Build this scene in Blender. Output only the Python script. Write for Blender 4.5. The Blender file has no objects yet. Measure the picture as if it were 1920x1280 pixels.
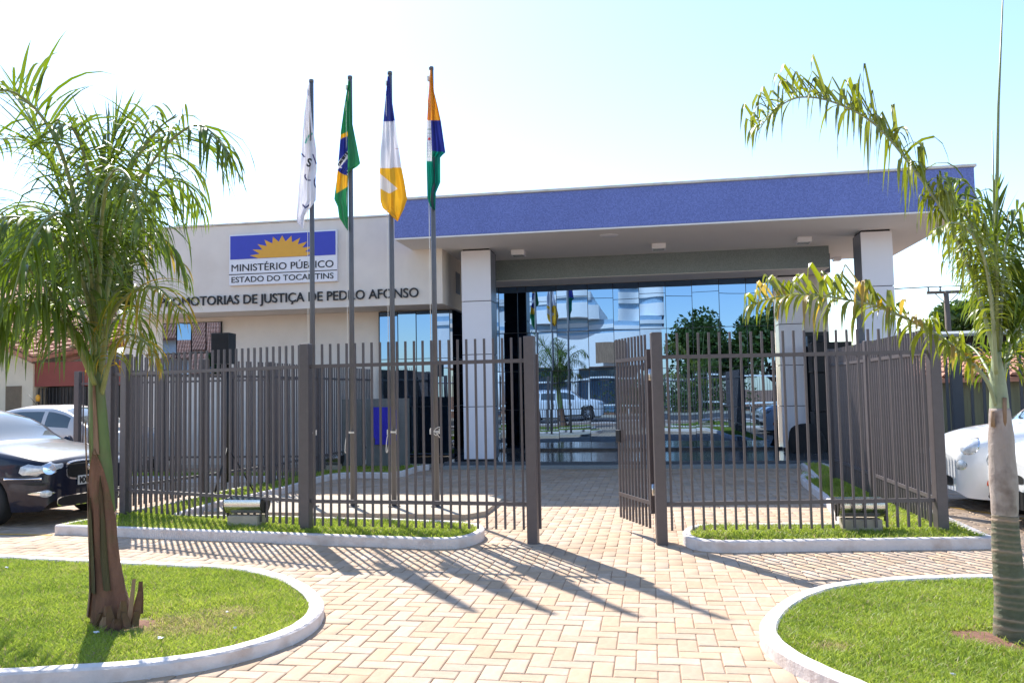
import bpy, math, random
import numpy as np
from mathutils import Vector, Matrix
from mathutils.bvhtree import BVHTree
random.seed(7); rng = np.random.default_rng(7)
R = math.radians
sc = bpy.context.scene

# ------------------------------------------------------------------ camera
F = 1550.; H = 1.6
yaw = R(9.4); pitch = math.atan2(94, 1550); roll = math.atan(0.019)
D_ = np.array([-math.sin(yaw)*math.cos(pitch), math.cos(yaw)*math.cos(pitch), math.sin(pitch)])
r0 = np.array([math.cos(yaw), math.sin(yaw), 0]); u0 = np.cross(r0, D_)
R_ = r0*math.cos(roll) - u0*math.sin(roll); U_ = u0*math.cos(roll) + r0*math.sin(roll)
CAM = np.array([0, 0, H])
cd = bpy.data.cameras.new('camera'); cam = bpy.data.objects.new('camera', cd)
sc.collection.objects.link(cam)
cd.sensor_width = 36; cd.lens = F/1920*36; cd.clip_start = .05; cd.clip_end = 2000
cam.matrix_world = Matrix(((R_[0], U_[0], -D_[0], 0), (R_[1], U_[1], -D_[1], 0), (R_[2], U_[2], -D_[2], H), (0, 0, 0, 1)))
sc.camera = cam
# ------------------------------------------------------------------ light
SUN_AZ = R(34); SUN_EL = R(45.6)          # the sun stands behind the building, to the left
w = bpy.data.worlds.new('World'); sc.world = w; w.use_nodes = True
nt = w.node_tree; bg = nt.nodes['Background']
sky = nt.nodes.new('ShaderNodeTexSky'); sky.sky_type = 'NISHITA'; sky.sun_disc = False
sky.sun_elevation = SUN_EL; sky.sun_rotation = -SUN_AZ
sky.air_density = 1.0; sky.dust_density = .35; sky.ozone_density = 3.0
nt.links.new(sky.outputs[0], bg.inputs[0]); bg.inputs[1].default_value = 0.145
sd = bpy.data.lights.new('sun', 'SUN'); sd.energy = 4.4; sd.angle = R(.5); sd.color = (1, .95, .87)
so = bpy.data.objects.new('sun', sd); sc.collection.objects.link(so)
sv = Vector((-math.sin(SUN_AZ)*math.cos(SUN_EL), math.cos(SUN_AZ)*math.cos(SUN_EL), math.sin(SUN_EL)))
so.rotation_euler = sv.to_track_quat('Z', 'Y').to_euler(); so.location = sv*60
vs = sc.view_settings; vs.view_transform = 'Standard'; vs.look = 'None'; vs.gamma = 1
vs.use_curve_mapping = False; vs.exposure = 1.15

# ------------------------------------------------------------------ helpers
def ray(px, py):
    v = D_*F + R_*(px-960) - U_*(py-640); return v/np.linalg.norm(v)
def gz(px, py, z=0.):
    v = ray(px, py); return CAM + v*(z-H)/v[2]
def gy(px, py, Y):
    v = ray(px, py); return CAM + v*(Y/v[1])
def gx(px, py, X):
    v = ray(px, py); return CAM + v*(X/v[0])
def proj(p):
    v = np.asarray(p, float) - CAM; z = v@D_; return 960+F*(v@R_)/z, 640-F*(v@U_)/z
col = sc.collection
def link(o, parent=None):
    col.objects.link(o)
    if parent: o.parent = parent
    return o
def tag(o, label=None, cat=None, group=None, kind=None):
    if label: o['label'] = label
    if cat: o['category'] = cat
    if group: o['group'] = group
    if kind: o['kind'] = kind
    return o
def thing(name, label, cat, loc=(0, 0, 0), rz=0, group=None):
    o = bpy.data.objects.new(name, None); o.location = loc; o.rotation_euler.z = rz
    o.empty_display_size = .2
    link(o); return tag(o, label, cat, group)
def mobj(name, me, parent=None, loc=None, rz=0):
    o = bpy.data.objects.new(name, me)
    if loc is not None: o.location = loc
    o.rotation_euler.z = rz
    return link(o, parent)
def copy_tree(o, parent=None):
    c = o.copy(); col.objects.link(c)
    if parent: c.parent = parent
    for ch in list(o.children): copy_tree(ch, c)
    return c
class MB:
    def __init__(s): s.v = []; s.f = []; s.m = []; s.sm = []
    def add(s, vs, fs, mi=0, smooth=False):
        b = len(s.v); s.v += [tuple(map(float, p)) for p in vs]
        for f in fs: s.f.append(tuple(b+i for i in f)); s.m.append(mi); s.sm.append(smooth)
        return s
    def box(s, x0, x1, y0, y1, z0, z1, mi=0):
        v = [(x, y, z) for z in (z0, z1) for y in (y0, y1) for x in (x0, x1)]
        return s.add(v, [(0, 2, 3, 1), (4, 5, 7, 6), (0, 1, 5, 4), (2, 6, 7, 3), (0, 4, 6, 2), (1, 3, 7, 5)], mi)
    def bbox(s, x0, x1, y0, y1, z0, z1, b=.01, mi=0):     # box with chamfered edges
        v = []
        for sz, z in ((-1, z0), (1, z1)):
            for sy, y in ((-1, y0), (1, y1)):
                for sx, x in ((-1, x0), (1, x1)):
                    v += [(x-sx*b, y-sy*b, z), (x-sx*b, y, z-sz*b), (x, y-sy*b, z-sz*b)]
        # corner index k: z*4+y*2+x ; 3 verts each: 0 on z face,1 on y face,2 on x face
        c = lambda k, t: k*3+t
        f = [(c(0, 0), c(2, 0), c(3, 0), c(1, 0)), (c(4, 0), c(5, 0), c(7, 0), c(6, 0)),
             (c(0, 1), c(1, 1), c(5, 1), c(4, 1)), (c(2, 1), c(6, 1), c(7, 1), c(3, 1)),
             (c(0, 2), c(4, 2), c(6, 2), c(2, 2)), (c(1, 2), c(3, 2), c(7, 2), c(5, 2))]
        for k in range(8): f.append((c(k, 0), c(k, 1), c(k, 2)))
        for a, b2 in ((0, 1), (2, 3), (4, 5), (6, 7)): f.append((c(a, 0), c(b2, 0), c(b2, 1), c(a, 1)))
        for a, b2 in ((0, 2), (1, 3), (4, 6), (5, 7)): f.append((c(a, 0), c(b2, 0), c(b2, 2), c(a, 2)))
        for a, b2 in ((0, 4), (1, 5), (2, 6), (3, 7)): f.append((c(a, 1), c(b2, 1), c(b2, 2), c(a, 2)))
        return s.add(v, f, mi)
    def tube(s, pts, rad, n=10, mi=0, cap=True, smooth=True):
        P = [Vector(p) for p in pts]; rad = rad if hasattr(rad, '__len__') else [rad]*len(P)
        rings = []; base = len(s.v); vs_ = []
        up = Vector((0, 0, 1))
        prev = None
        for i, p in enumerate(P):
            t = (P[min(i+1, len(P)-1)]-P[max(i-1, 0)]).normalized()
            if prev is None:
                a = t.cross(Vector((0, 1, 0)) if abs(t.y) < .9 else Vector((1, 0, 0))).normalized()
            else: a = (prev - t*prev.dot(t)).normalized()
            prev = a; b = t.cross(a)
            for k in range(n):
                an = 2*math.pi*k/n; vs_.append(p + (a*math.cos(an)+b*math.sin(an))*rad[i])
        fs = []
        for i in range(len(P)-1):
            for k in range(n):
                fs.append((i*n+k, i*n+(k+1) % n, (i+1)*n+(k+1) % n, (i+1)*n+k))
        s.add(vs_, fs, mi, smooth)
        if cap:
            s.f.append(tuple(base+k for k in range(n))[::-1]); s.m.append(mi); s.sm.append(False)
            s.f.append(tuple(base+(len(P)-1)*n+k for k in range(n))); s.m.append(mi); s.sm.append(False)
        return s
    def prism(s, poly, z0, z1, mi=0):      # poly list of (x,y)
        n = len(poly); v = [(x, y, z0) for x, y in poly]+[(x, y, z1) for x, y in poly]
        f = [tuple(range(n))[::-1], tuple(range(n, 2*n))]+[(i, (i+1) % n, n+(i+1) % n, n+i) for i in range(n)]
        return s.add(v, f, mi)
    def lathe(s, prof, n=24, axis='z', c=(0, 0, 0), mi=0, smooth=True):   # prof list of (r, h)
        v = []
        for r, h in prof:
            for k in range(n):
                a = 2*math.pi*k/n; x, y = r*math.cos(a), r*math.sin(a)
                p = (x, y, h) if axis == 'z' else ((x, h, y) if axis == 'y' else (h, x, y))
                v.append((p[0]+c[0], p[1]+c[1], p[2]+c[2]))
        f = [(i*n+k, i*n+(k+1) % n, (i+1)*n+(k+1) % n, (i+1)*n+k) for i in range(len(prof)-1) for k in range(n)]
        return s.add(v, f, mi, smooth)
    def mesh(s, name, mats):
        me = bpy.data.meshes.new(name); me.from_pydata(s.v, [], s.f)
        for m in (mats if isinstance(mats, (list, tuple)) else [mats]): me.materials.append(m)
        me.polygons.foreach_set('material_index', s.m); me.polygons.foreach_set('use_smooth', s.sm)
        me.update(); return me
    def build(s, name, mats, parent=None, loc=None, rz=0): return mobj(name, s.mesh(name, mats), parent, loc, rz)
def fix(o):
    import bmesh
    bm = bmesh.new(); bm.from_mesh(o.data); bmesh.ops.recalc_face_normals(bm, faces=bm.faces); bm.to_mesh(o.data); bm.free(); return o
def raw_mesh(name, V, Fq, mat, attr=None, k=4, smooth=False):     # numpy arrays, quads or tris
    me = bpy.data.meshes.new(name); nv = len(V); nf = len(Fq)
    me.vertices.add(nv); me.vertices.foreach_set('co', V.astype(np.float32).ravel())
    me.loops.add(nf*k); me.loops.foreach_set('vertex_index', Fq.astype(np.int32).ravel())
    me.polygons.add(nf); me.polygons.foreach_set('loop_start', np.arange(0, nf*k, k, dtype=np.int32))
    me.polygons.foreach_set('loop_total', np.full(nf, k, np.int32))
    if smooth: me.polygons.foreach_set('use_smooth', np.ones(nf, bool))
    if attr is not None:
        a = me.attributes.new('rnd', 'FLOAT', 'POINT'); a.data.foreach_set('value', attr.astype(np.float32))
    me.materials.append(mat); me.update(calc_edges=True); return me
def spline(pts, n=8, closed=False):
    P = [np.array(p, float) for p in pts]; out = []
    N = len(P); rngi = range(N) if closed else range(N-1)
    for i in rngi:
        p0 = P[(i-1) % N] if (closed or i > 0) else P[0]*2-P[1]
        p1 = P[i]; p2 = P[(i+1) % N]
        p3 = P[(i+2) % N] if (closed or i < N-2) else P[-1]*2-P[-2]
        for k in range(n):
            t = k/n
            out.append(.5*((2*p1)+(-p0+p2)*t+(2*p0-5*p1+4*p2-p3)*t*t+(-p0+3*p1-3*p2+p3)*t**3))
    if not closed: out.append(P[-1])
    return out

# ------------------------------------------------------------------ materials
def mat(name, c, rough=.6, metal=0, var=.12, scale=8, bump=.0, bscale=60, spec=.5, coat=0, transl=0, dirt=None, rnd=None, aniso=None):
    """Principled with two noise layers of colour variation, optional bump; rnd: 'obj' or 'attr' varies tone per piece."""
    m = bpy.data.materials.new(name); m.use_nodes = True; t = m.node_tree; L = t.links; N = t.nodes
    b = N['Principled BSDF']; b.inputs['Roughness'].default_value = rough; b.inputs['Metallic'].default_value = metal
    b.inputs['Specular IOR Level'].default_value = spec; b.inputs['Coat Weight'].default_value = coat
    tc = N.new('ShaderNodeTexCoord'); src = tc.outputs['Object']
    if aniso:
        mp = N.new('ShaderNodeMapping'); mp.inputs['Scale'].default_value = aniso; L.new(src, mp.inputs[0]); src = mp.outputs[0]
    n1 = N.new('ShaderNodeTexNoise'); n1.inputs['Scale'].default_value = scale; n1.inputs['Detail'].default_value = 6
    n1.inputs['Roughness'].default_value = .65; L.new(src, n1.inputs['Vector'])
    r = N.new('ShaderNodeMapRange'); r.inputs[1].default_value = .3; r.inputs[2].default_value = .7
    r.inputs[3].default_value = 1-var; r.inputs[4].default_value = 1+var; L.new(n1.outputs[0], r.inputs[0])
    fac = r.outputs[0]
    if rnd:
        if rnd == 'obj': oi = N.new('ShaderNodeObjectInfo'); ro = oi.outputs['Random']
        else: at = N.new('ShaderNodeAttribute'); at.attribute_name = 'rnd'; ro = at.outputs['Fac']
        r2 = N.new('ShaderNodeMapRange'); r2.inputs[3].default_value = .9; r2.inputs[4].default_value = 1.1; L.new(ro, r2.inputs[0])
        mu = N.new('ShaderNodeMath'); mu.operation = 'MULTIPLY'; L.new(fac, mu.inputs[0]); L.new(r2.outputs[0], mu.inputs[1]); fac = mu.outputs[0]
    mx = N.new('ShaderNodeVectorMath'); mx.operation = 'SCALE'; mx.inputs[0].default_value = c[:3]; L.new(fac, mx.inputs['Scale'])
    out = mx.outputs[0]
    if rnd:                       # a little hue shift per piece
        hs = N.new('ShaderNodeHueSaturation'); L.new(out, hs.inputs['Color'])
        r3 = N.new('ShaderNodeMapRange'); r3.inputs[3].default_value = .88; r3.inputs[4].default_value = 1.14; L.new(ro, r3.inputs[0])
        mm = N.new('ShaderNodeMath'); mm.operation = 'FRACT'; m3 = N.new('ShaderNodeMath'); m3.operation = 'MULTIPLY'; m3.inputs[1].default_value = 7.3
        L.new(ro, m3.inputs[0]); L.new(m3.outputs[0], mm.inputs[0]); L.new(mm.outputs[0], r3.inputs[0]); L.new(r3.outputs[0], hs.inputs['Saturation']); out = hs.outputs[0]
    if dirt:
        n2 = N.new('ShaderNodeTexNoise'); n2.inputs['Scale'].default_value = dirt[1]; n2.inputs['Detail'].default_value = 8; L.new(tc.outputs['Object'], n2.inputs['Vector'])
        rr = N.new('ShaderNodeMapRange'); rr.inputs[1].default_value = .52; rr.inputs[2].default_value = .75; rr.inputs[4].default_value = dirt[2]; L.new(n2.outputs[0], rr.inputs[0])
        mi = N.new('ShaderNodeMix'); mi.data_type = 'RGBA'; L.new(rr.outputs[0], mi.inputs['Factor']); L.new(out, mi.inputs[6]); mi.inputs[7].default_value = (*dirt[0], 1); out = mi.outputs[2]
    L.new(out, b.inputs['Base Color'])
    if bump:
        n3 = N.new('ShaderNodeTexNoise'); n3.inputs['Scale'].default_value = bscale; n3.inputs['Detail'].default_value = 5; L.new(tc.outputs['Object'], n3.inputs['Vector'])
        bp = N.new('ShaderNodeBump'); bp.inputs['Strength'].default_value = bump; bp.inputs['Distance'].default_value = .01
        L.new(n3.outputs[0], bp.inputs['Height']); L.new(bp.outputs[0], b.inputs['Normal'])
    if transl:
        tr = N.new('ShaderNodeBsdfTranslucent'); sca = N.new('ShaderNodeVectorMath'); sca.operation = 'MULTIPLY'; sca.inputs[1].default_value = (1.5, 1.5, .7)
        L.new(out, sca.inputs[0]); L.new(sca.outputs[0], tr.inputs[0])
        ms = N.new('ShaderNodeMixShader'); ms.inputs[0].default_value = transl; L.new(b.outputs[0], ms.inputs[1]); L.new(tr.outputs[0], ms.inputs[2])
        L.new(ms.outputs[0], N['Material Output'].inputs[0])
    return m
def mosaic(name, c1, c2, grout, size=.022):
    m = bpy.data.materials.new(name); m.use_nodes = True; t = m.node_tree; L = t.links; N = t.nodes; b = N['Principled BSDF']
    tc = N.new('ShaderNodeTexCoord'); sx = N.new('ShaderNodeSeparateXYZ'); L.new(tc.outputs['Object'], sx.inputs[0])
    ad = N.new('ShaderNodeMath'); ad.operation = 'ADD'; L.new(sx.outputs[0], ad.inputs[0]); L.new(sx.outputs[1], ad.inputs[1])
    cb = N.new('ShaderNodeCombineXYZ'); L.new(ad.outputs[0], cb.inputs[0]); L.new(sx.outputs[2], cb.inputs[1])
    br = N.new('ShaderNodeTexBrick'); br.offset = 0; br.inputs['Scale'].default_value = 1; br.inputs['Brick Width'].default_value = size; br.inputs['Row Height'].default_value = size
    br.inputs['Mortar Size'].default_value = .0018; br.inputs['Color1'].default_value = (0, 0, 0, 1); br.inputs['Color2'].default_value = (1, 1, 1, 1); br.inputs['Mortar'].default_value = (.5, .5, .5, 1)
    L.new(cb.outputs[0], br.inputs['Vector'])
    n = N.new('ShaderNodeTexNoise'); n.inputs['Scale'].default_value = 1.3; n.inputs['Detail'].default_value = 7; L.new(tc.outputs['Object'], n.inputs['Vector'])
    a2 = N.new('ShaderNodeMix'); a2.data_type = 'RGBA'; a2.inputs[0].default_value = .45; L.new(br.outputs['Color'], a2.inputs[6]); L.new(n.outputs[0], a2.inputs[7])
    mi = N.new('ShaderNodeMix'); mi.data_type = 'RGBA'; L.new(a2.outputs[2], mi.inputs[0]); mi.inputs[6].default_value = (*c1, 1); mi.inputs[7].default_value = (*c2, 1)
    mg = N.new('ShaderNodeMix'); mg.data_type = 'RGBA'; L.new(br.outputs['Fac'], mg.inputs[0]); L.new(mi.outputs[2], mg.inputs[6]); mg.inputs[7].default_value = (*grout, 1)
    L.new(mg.outputs[2], b.inputs['Base Color']); b.inputs['Roughness'].default_value = .35
    bp = N.new('ShaderNodeBump'); bp.inputs['Strength'].default_value = .3; bp.inputs['Distance'].default_value = .002; bp.invert = True
    L.new(br.outputs['Fac'], bp.inputs['Height']); L.new(bp.outputs[0], b.inputs['Normal'])
    return m
def attr_mat(name, rough=.8, transl=.25):
    m = bpy.data.materials.new(name); m.use_nodes = True; t = m.node_tree; L = t.links; N = t.nodes; b = N['Principled BSDF']
    a = N.new('ShaderNodeAttribute'); a.attribute_name = 'col'; L.new(a.outputs['Color'], b.inputs['Base Color']); b.inputs['Roughness'].default_value = rough
    w_ = N.new('ShaderNodeTexNoise'); w_.inputs['Scale'].default_value = 300; bp = N.new('ShaderNodeBump'); bp.inputs['Strength'].default_value = .15; bp.inputs['Distance'].default_value = .002
    L.new(w_.outputs[0], bp.inputs['Height']); L.new(bp.outputs[0], b.inputs['Normal'])
    tr = N.new('ShaderNodeBsdfTranslucent'); L.new(a.outputs['Color'], tr.inputs[0]); ms = N.new('ShaderNodeMixShader'); ms.inputs[0].default_value = transl
    L.new(b.outputs[0], ms.inputs[1]); L.new(tr.outputs[0], ms.inputs[2]); L.new(ms.outputs[0], N['Material Output'].inputs[0]); return m
def grass_mat(name):
    m = bpy.data.materials.new(name); m.use_nodes = True; t = m.node_tree; L = t.links; N = t.nodes; b = N['Principled BSDF']
    a = N.new('ShaderNodeAttribute'); a.attribute_name = 'rnd'
    cr = N.new('ShaderNodeValToRGB'); e = cr.color_ramp.elements
    e[0].position = 0; e[0].color = (.20, .30, .03, 1); e[1].position = .62; e[1].color = (.50, .58, .08, 1)
    x = e.new(.8); x.color = (.52, .55, .12, 1); x = e.new(.9); x.color = (.52, .42, .22, 1); x = e.new(1.0); x.color = (.42, .32, .2, 1)
    L.new(a.outputs['Fac'], cr.inputs[0]); L.new(cr.outputs[0], b.inputs['Base Color']); b.inputs['Roughness'].default_value = .5
    tr = N.new('ShaderNodeBsdfTranslucent'); L.new(cr.outputs[0], tr.inputs[0]); ms = N.new('ShaderNodeMixShader'); ms.inputs[0].default_value = .5
    L.new(b.outputs[0], ms.inputs[1]); L.new(tr.outputs[0], ms.inputs[2]); L.new(ms.outputs[0], N['Material Output'].inputs[0]); return m
M = {}
M['brick_obj'] = mat('brick_obj', (.455, .332, .232), .85, var=.13, scale=14, bump=.25, bscale=120, rnd='obj', dirt=((.36, .22, .13), 5, .7))
M['brick_att'] = mat('brick_att', (.455, .332, .232), .85, var=.13, scale=3, bump=.25, bscale=120, rnd='attr', dirt=((.33, .21, .13), .8, .75))
M['sand'] = mat('sand', (.34, .22, .15), .95, var=.25, scale=20)
M['earth'] = mat('earth', (.30, .15, .08), .95, var=.3, scale=3, bump=.4, bscale=20)
M['asphalt'] = mat('asphalt', (.075, .07, .068), .9, var=.2, scale=6, bump=.2, bscale=200)
M['kerb'] = mat('kerb', (.70, .635, .60), .8, var=.07, scale=9, bump=.5, bscale=45, dirt=((.42, .29, .21), 5, .6))
M['conc'] = mat('conc', (.42, .36, .28), .9, var=.14, scale=5, bump=.3, bscale=60)
M['soil'] = mat('soil', (.16, .17, .05), .95, var=.4, scale=30)
M['redsoil'] = mat('redsoil', (.17, .08, .05), .95, var=.35, scale=25, bump=.8, bscale=60)
M['cream'] = mat('cream', (.73, .66, .59), .85, var=.035, scale=2.5, bump=.25, bscale=180, dirt=((.58, .50, .42), .9, .5))
M['soffit'] = mat('soffit', (.78, .75, .72), .85, var=.02, scale=2)
M['white_panel'] = mat('white_panel', (.76, .74, .78), .28, var=.015, scale=2)
M['joint'] = mat('joint', (.03, .03, .035), .7)
M['dark_clad_and_shade'] = mat('dark_clad_and_shade', (.028, .032, .04), .25, var=.2, scale=5)  # cladding; also the painted dark inside the house gate and the shed
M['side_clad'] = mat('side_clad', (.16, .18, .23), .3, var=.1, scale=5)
M['blue'] = mosaic('blue', (.06, .08, .29), (.17, .225, .60), (.14, .17, .36))
M['green_mosaic'] = mosaic('green_mosaic', (.12, .15, .155), (.25, .295, .295), (.23, .26, .26))
M['coping'] = mat('coping', (.62, .60, .55), .8, var=.1, scale=5, dirt=((.3, .28, .25), 3, .5))
M['granite'] = mat('granite', (.09, .10, .11), .12, var=.3, scale=60)
M['stepgrey'] = mat('stepgrey', (.25, .26, .25), .6, var=.12, scale=30)
M['fence'] = mat('fence', (.105, .088, .088), .45, var=.1, scale=12, bump=.1, bscale=90)
M['fence_dark'] = mat('fence_dark', (.035, .04, .05), .45, var=.1)
M['pole'] = mat('pole', (.115, .11, .115), .4, var=.08)
M['steel'] = mat('steel', (.7, .7, .7), .25, metal=1, var=.08, scale=20)
M['rope'] = mat('rope', (.75, .7, .62), .8)
M['frame'] = mat('frame', (.012, .014, .018), .35, var=.1)
M['black'] = mat('black', (.012, .012, .013), .55, var=.2)
M['cloth_black'] = mat('cloth_black', (.02, .018, .018), .9, bump=.5, bscale=12)
M['rubber'] = mat('rubber', (.018, .018, .018), .8, var=.2, scale=30)
M['rim'] = mat('rim', (.55, .56, .58), .3, metal=.85)
M['navy'] = mat('navy', (.004, .007, .022), .3, coat=.5, spec=.25, var=.03)
M['car_white'] = mat('car_white', (.78, .79, .80), .3, coat=1, var=.01)
M['car_cream'] = mat('car_cream', (.55, .55, .54), .35, coat=1, var=.02)
M['car_glass'] = mat('car_glass', (.06, .085, .09), .03, spec=1, coat=.6, var=.02)
M['lens'] = mat('lens', (.62, .64, .66), .22, metal=.4, var=.25, scale=25)
M['chrome'] = mat('chrome', (.8, .8, .82), .08, metal=1, var=.03)
M['orange'] = mat('orange', (.85, .12, .02), .3)
M['plate'] = mat('plate', (.6, .6, .6), .5)
M['paint_yellow'] = mat('paint_yellow', (.62, .36, .06), .8, var=.3, scale=12)
M['ink'] = mat('ink', (.018, .018, .02), .6, var=.05)
M['sign_white'] = mat('sign_white', (.78, .77, .8), .45, var=.02)
M['sign_blue'] = mat('sign_blue', (.035, .05, .42), .45, var=.03)
M['sign_yellow'] = mat('sign_yellow', (.72, .36, .035), .5, var=.03)
M['plaque_cloth'] = mat('plaque_cloth', (.035, .028, .42), .85, bump=.4, bscale=8)
M['totem'] = mat('totem', (.155, .155, .145), .8, var=.1)
M['tile'] = mat('tile', (.42, .20, .13), .85, var=.3, scale=4, dirt=((.16, .09, .07), 3, .6))
M['house_cream'] = mat('house_cream', (.62, .56, .43), .9, var=.08, scale=2)
M['house_red'] = mat('house_red', (.24, .065, .05), .9, var=.1, scale=2)
M['shutter'] = mat('shutter', (.19, .15, .10), .7)
M['wood'] = mat('wood', (.13, .10, .08), .9, var=.2, aniso=(1, 1, .1))
M['leaf'] = mat('leaf', (.115, .17, .02), .38, var=.25, scale=3, transl=.38, rnd='obj')
M['leaf_dry'] = mat('leaf_dry', (.34, .24, .06), .5, var=.3, scale=3, transl=.4, rnd='obj')
M['leaf_pale'] = mat('leaf_pale', (.19, .22, .035), .38, var=.25, scale=3, transl=.38, rnd='obj')
M['rachis'] = mat('rachis', (.22, .25, .09), .45, var=.2)
M['petiole_grey'] = mat('petiole_grey', (.30, .34, .20), .5, var=.2, scale=9)
M['shaft'] = mat('shaft', (.105, .15, .03), .5, var=.3, scale=6, aniso=(1, 1, .25), dirt=((.16, .08, .035), 5, .5))
M['bark_red'] = mat('bark_red', (.17, .082, .048), .85, var=.4, scale=14, aniso=(1, 1, .12), bump=.8, bscale=30, dirt=((.10, .10, .03), 4, .7))
M['olive_bark'] = mat('olive_bark', (.085, .07, .028), .8, var=.4, scale=12, aniso=(1, 1, .15), bump=.5, bscale=30, dirt=((.13, .05, .03), 6, .8))
M['husk'] = mat('husk', (.30, .19, .12), .85, var=.3, scale=12, aniso=(1, 1, .15))
M['sheath_grey'] = mat('sheath_grey', (.38, .31, .27), .85, var=.25, scale=7, aniso=(1, 1, .35), bump=.5, bscale=40, dirt=((.10, .055, .04), 6, .95))
M['tree_leaf'] = mat('tree_leaf', (.06, .105, .02), .55, var=.3, transl=.3, rnd='attr')
M['grass'] = grass_mat('grass'); M['flag'] = attr_mat('flag')
def ring_mat():
    m = mat('palm_rings', (.12, .12, .075), .85, var=.3, scale=9, bump=.5, bscale=30); t = m.node_tree; N = t.nodes; L = t.links; b = N['Principled BSDF']
    old = b.inputs['Base Color'].links[0].from_socket
    a = N.new('ShaderNodeAttribute'); a.attribute_name = 'rnd'
    mi = N.new('ShaderNodeMix'); mi.data_type = 'RGBA'; L.new(a.outputs['Fac'], mi.inputs[0]); L.new(old, mi.inputs[6]); mi.inputs[7].default_value = (.40, .27, .19, 1)
    L.new(mi.outputs[2], b.inputs['Base Color']); return m
M['rings'] = ring_mat()
def mirror_mat(name, c, rough=.004):
    m = bpy.data.materials.new(name); m.use_nodes = True; t = m.node_tree; N = t.nodes; L = t.links; b = N['Principled BSDF']
    b.inputs['Base Color'].default_value = (*c, 1); b.inputs['Metallic'].default_value = 1; b.inputs['Roughness'].default_value = rough
    oi = N.new('ShaderNodeObjectInfo'); tc = N.new('ShaderNodeTexCoord')
    n = N.new('ShaderNodeTexNoise'); n.noise_dimensions = '4D'; n.inputs['Scale'].default_value = .8; n.inputs['Detail'].default_value = 1
    ml = N.new('ShaderNodeMath'); ml.operation = 'MULTIPLY'; ml.inputs[1].default_value = 40; L.new(oi.outputs['Random'], ml.inputs[0]); L.new(ml.outputs[0], n.inputs['W'])
    L.new(tc.outputs['Object'], n.inputs['Vector']); bp = N.new('ShaderNodeBump'); bp.inputs['Strength'].default_value = .12; bp.inputs['Distance'].default_value = .02
    L.new(n.outputs[0], bp.inputs['Height']); L.new(bp.outputs[0], b.inputs['Normal']); return m
M['mirror'] = mirror_mat('mirror_glass', (.165, .26, .40))
M['mirror_side'] = mirror_mat('mirror_glass_side', (.2, .24, .3))

# ------------------------------------------------------------------ ground and outlines (z of each lip given)
def P2(pts, z): return [tuple(gz(x, y, z)[:2]) for x, y in pts]
ZI = .085; ZP = .11
isl_left = P2([(0, 1038), (167, 1047), (300, 1053), (433, 1058), (500, 1066), (560, 1084), (598, 1108), (610, 1132), (600, 1152), (567, 1176), (500, 1202), (400, 1227), (267, 1246), (0, 1262)], ZI)
_d = np.array(isl_left[0])-np.array(isl_left[1]); _d /= np.linalg.norm(_d); _e = np.array(isl_left[-1])-np.array(isl_left[-2]); _e /= np.linalg.norm(_e)
isl_left = [tuple(np.array(isl_left[0])+_d*3.2)]+isl_left+[tuple(np.array(isl_left[-1])+_e*4.5)]
isl_right = P2([(1990, 1076), (1875, 1075), (1762, 1076), (1669, 1080), (1594, 1086), (1530, 1097), (1481, 1114), (1444, 1139), (1425, 1163), (1423, 1183), (1440, 1205), (1475, 1229), (1530, 1256), (1590, 1280), (1700, 1330)], ZI)
isl_right = isl_right+[(3.0, 2.9), (5.5, 3.0), (5.5, isl_right[0][1])]
pl_left = P2([(99, 984), (222, 988), (350, 993), (500, 998), (600, 1002), (720, 1006), (800, 1009), (850, 1009), (885, 1003), (905, 995), (910, 988), (898, 980), (860, 976), (760, 972), (600, 968), (440, 964), (330, 964),
               (372, 950), (430, 935), (500, 921), (560, 906), (598, 893), (635, 886), (680, 885), (730, 886), (760, 882), (787, 873)], ZP)
pl_left += [(-4.6, 16.98), (-7.0, 16.98), (-7.0, 15.5), (-11.6, 15.5), (-11.6, 14.6), (-6.75, 14.6), (-6.85, 10.6)]
pl_left[0] = (pl_left[0][0], pl_left[0][1])
pl_right = P2([(1279, 997), (1284, 1004), (1308, 1011), (1345, 1014), (1400, 1014), (1575, 1011), (1720, 1009), (1867, 1007), (1778, 967)], ZP)
xr = pl_right[-1][0]
pl_right += [(xr-.02, 11.5), (xr+.02, 16.9), (2.85, 16.9), (2.62, 14.2)] + P2([(1512, 884), (1500, 889), (1503, 897), (1552, 934), (1574, 980), (1450, 980), (1335, 980), (1300, 983), (1284, 989)], ZP)
def inside(poly, X, Y):
    poly = np.array(poly); res = np.zeros(len(X), bool); j = len(poly)-1
    for i in range(len(poly)):
        xi, yi = poly[i]; xj, yj = poly[j]
        c = ((yi > Y) != (yj > Y)) & (X < (xj-xi)*(Y-yi)/((yj-yi) or 1e-9)+xi); res ^= c; j = i
    return res
def area(poly): return .5*sum(poly[i][0]*poly[(i+1) % len(poly)][1]-poly[(i+1) % len(poly)][0]*poly[i][1] for i in range(len(poly)))
def offset(poly, d):
    if area(poly) < 0: d = -d
    n = len(poly); out = []
    for i in range(n):
        a = np.array(poly[i-1]); b = np.array(poly[i]); c = np.array(poly[(i+1) % n])
        t1 = (b-a)/(np.linalg.norm(b-a)+1e-9); t2 = (c-b)/(np.linalg.norm(c-b)+1e-9)
        n1 = np.array([-t1[1], t1[0]]); n2 = np.array([-t2[1], t2[0]]); m = n1+n2; m /= max(np.linalg.norm(m), .3)
        out.append(tuple(b+m*d/max(.5, m@n1)))
    return out
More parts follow.
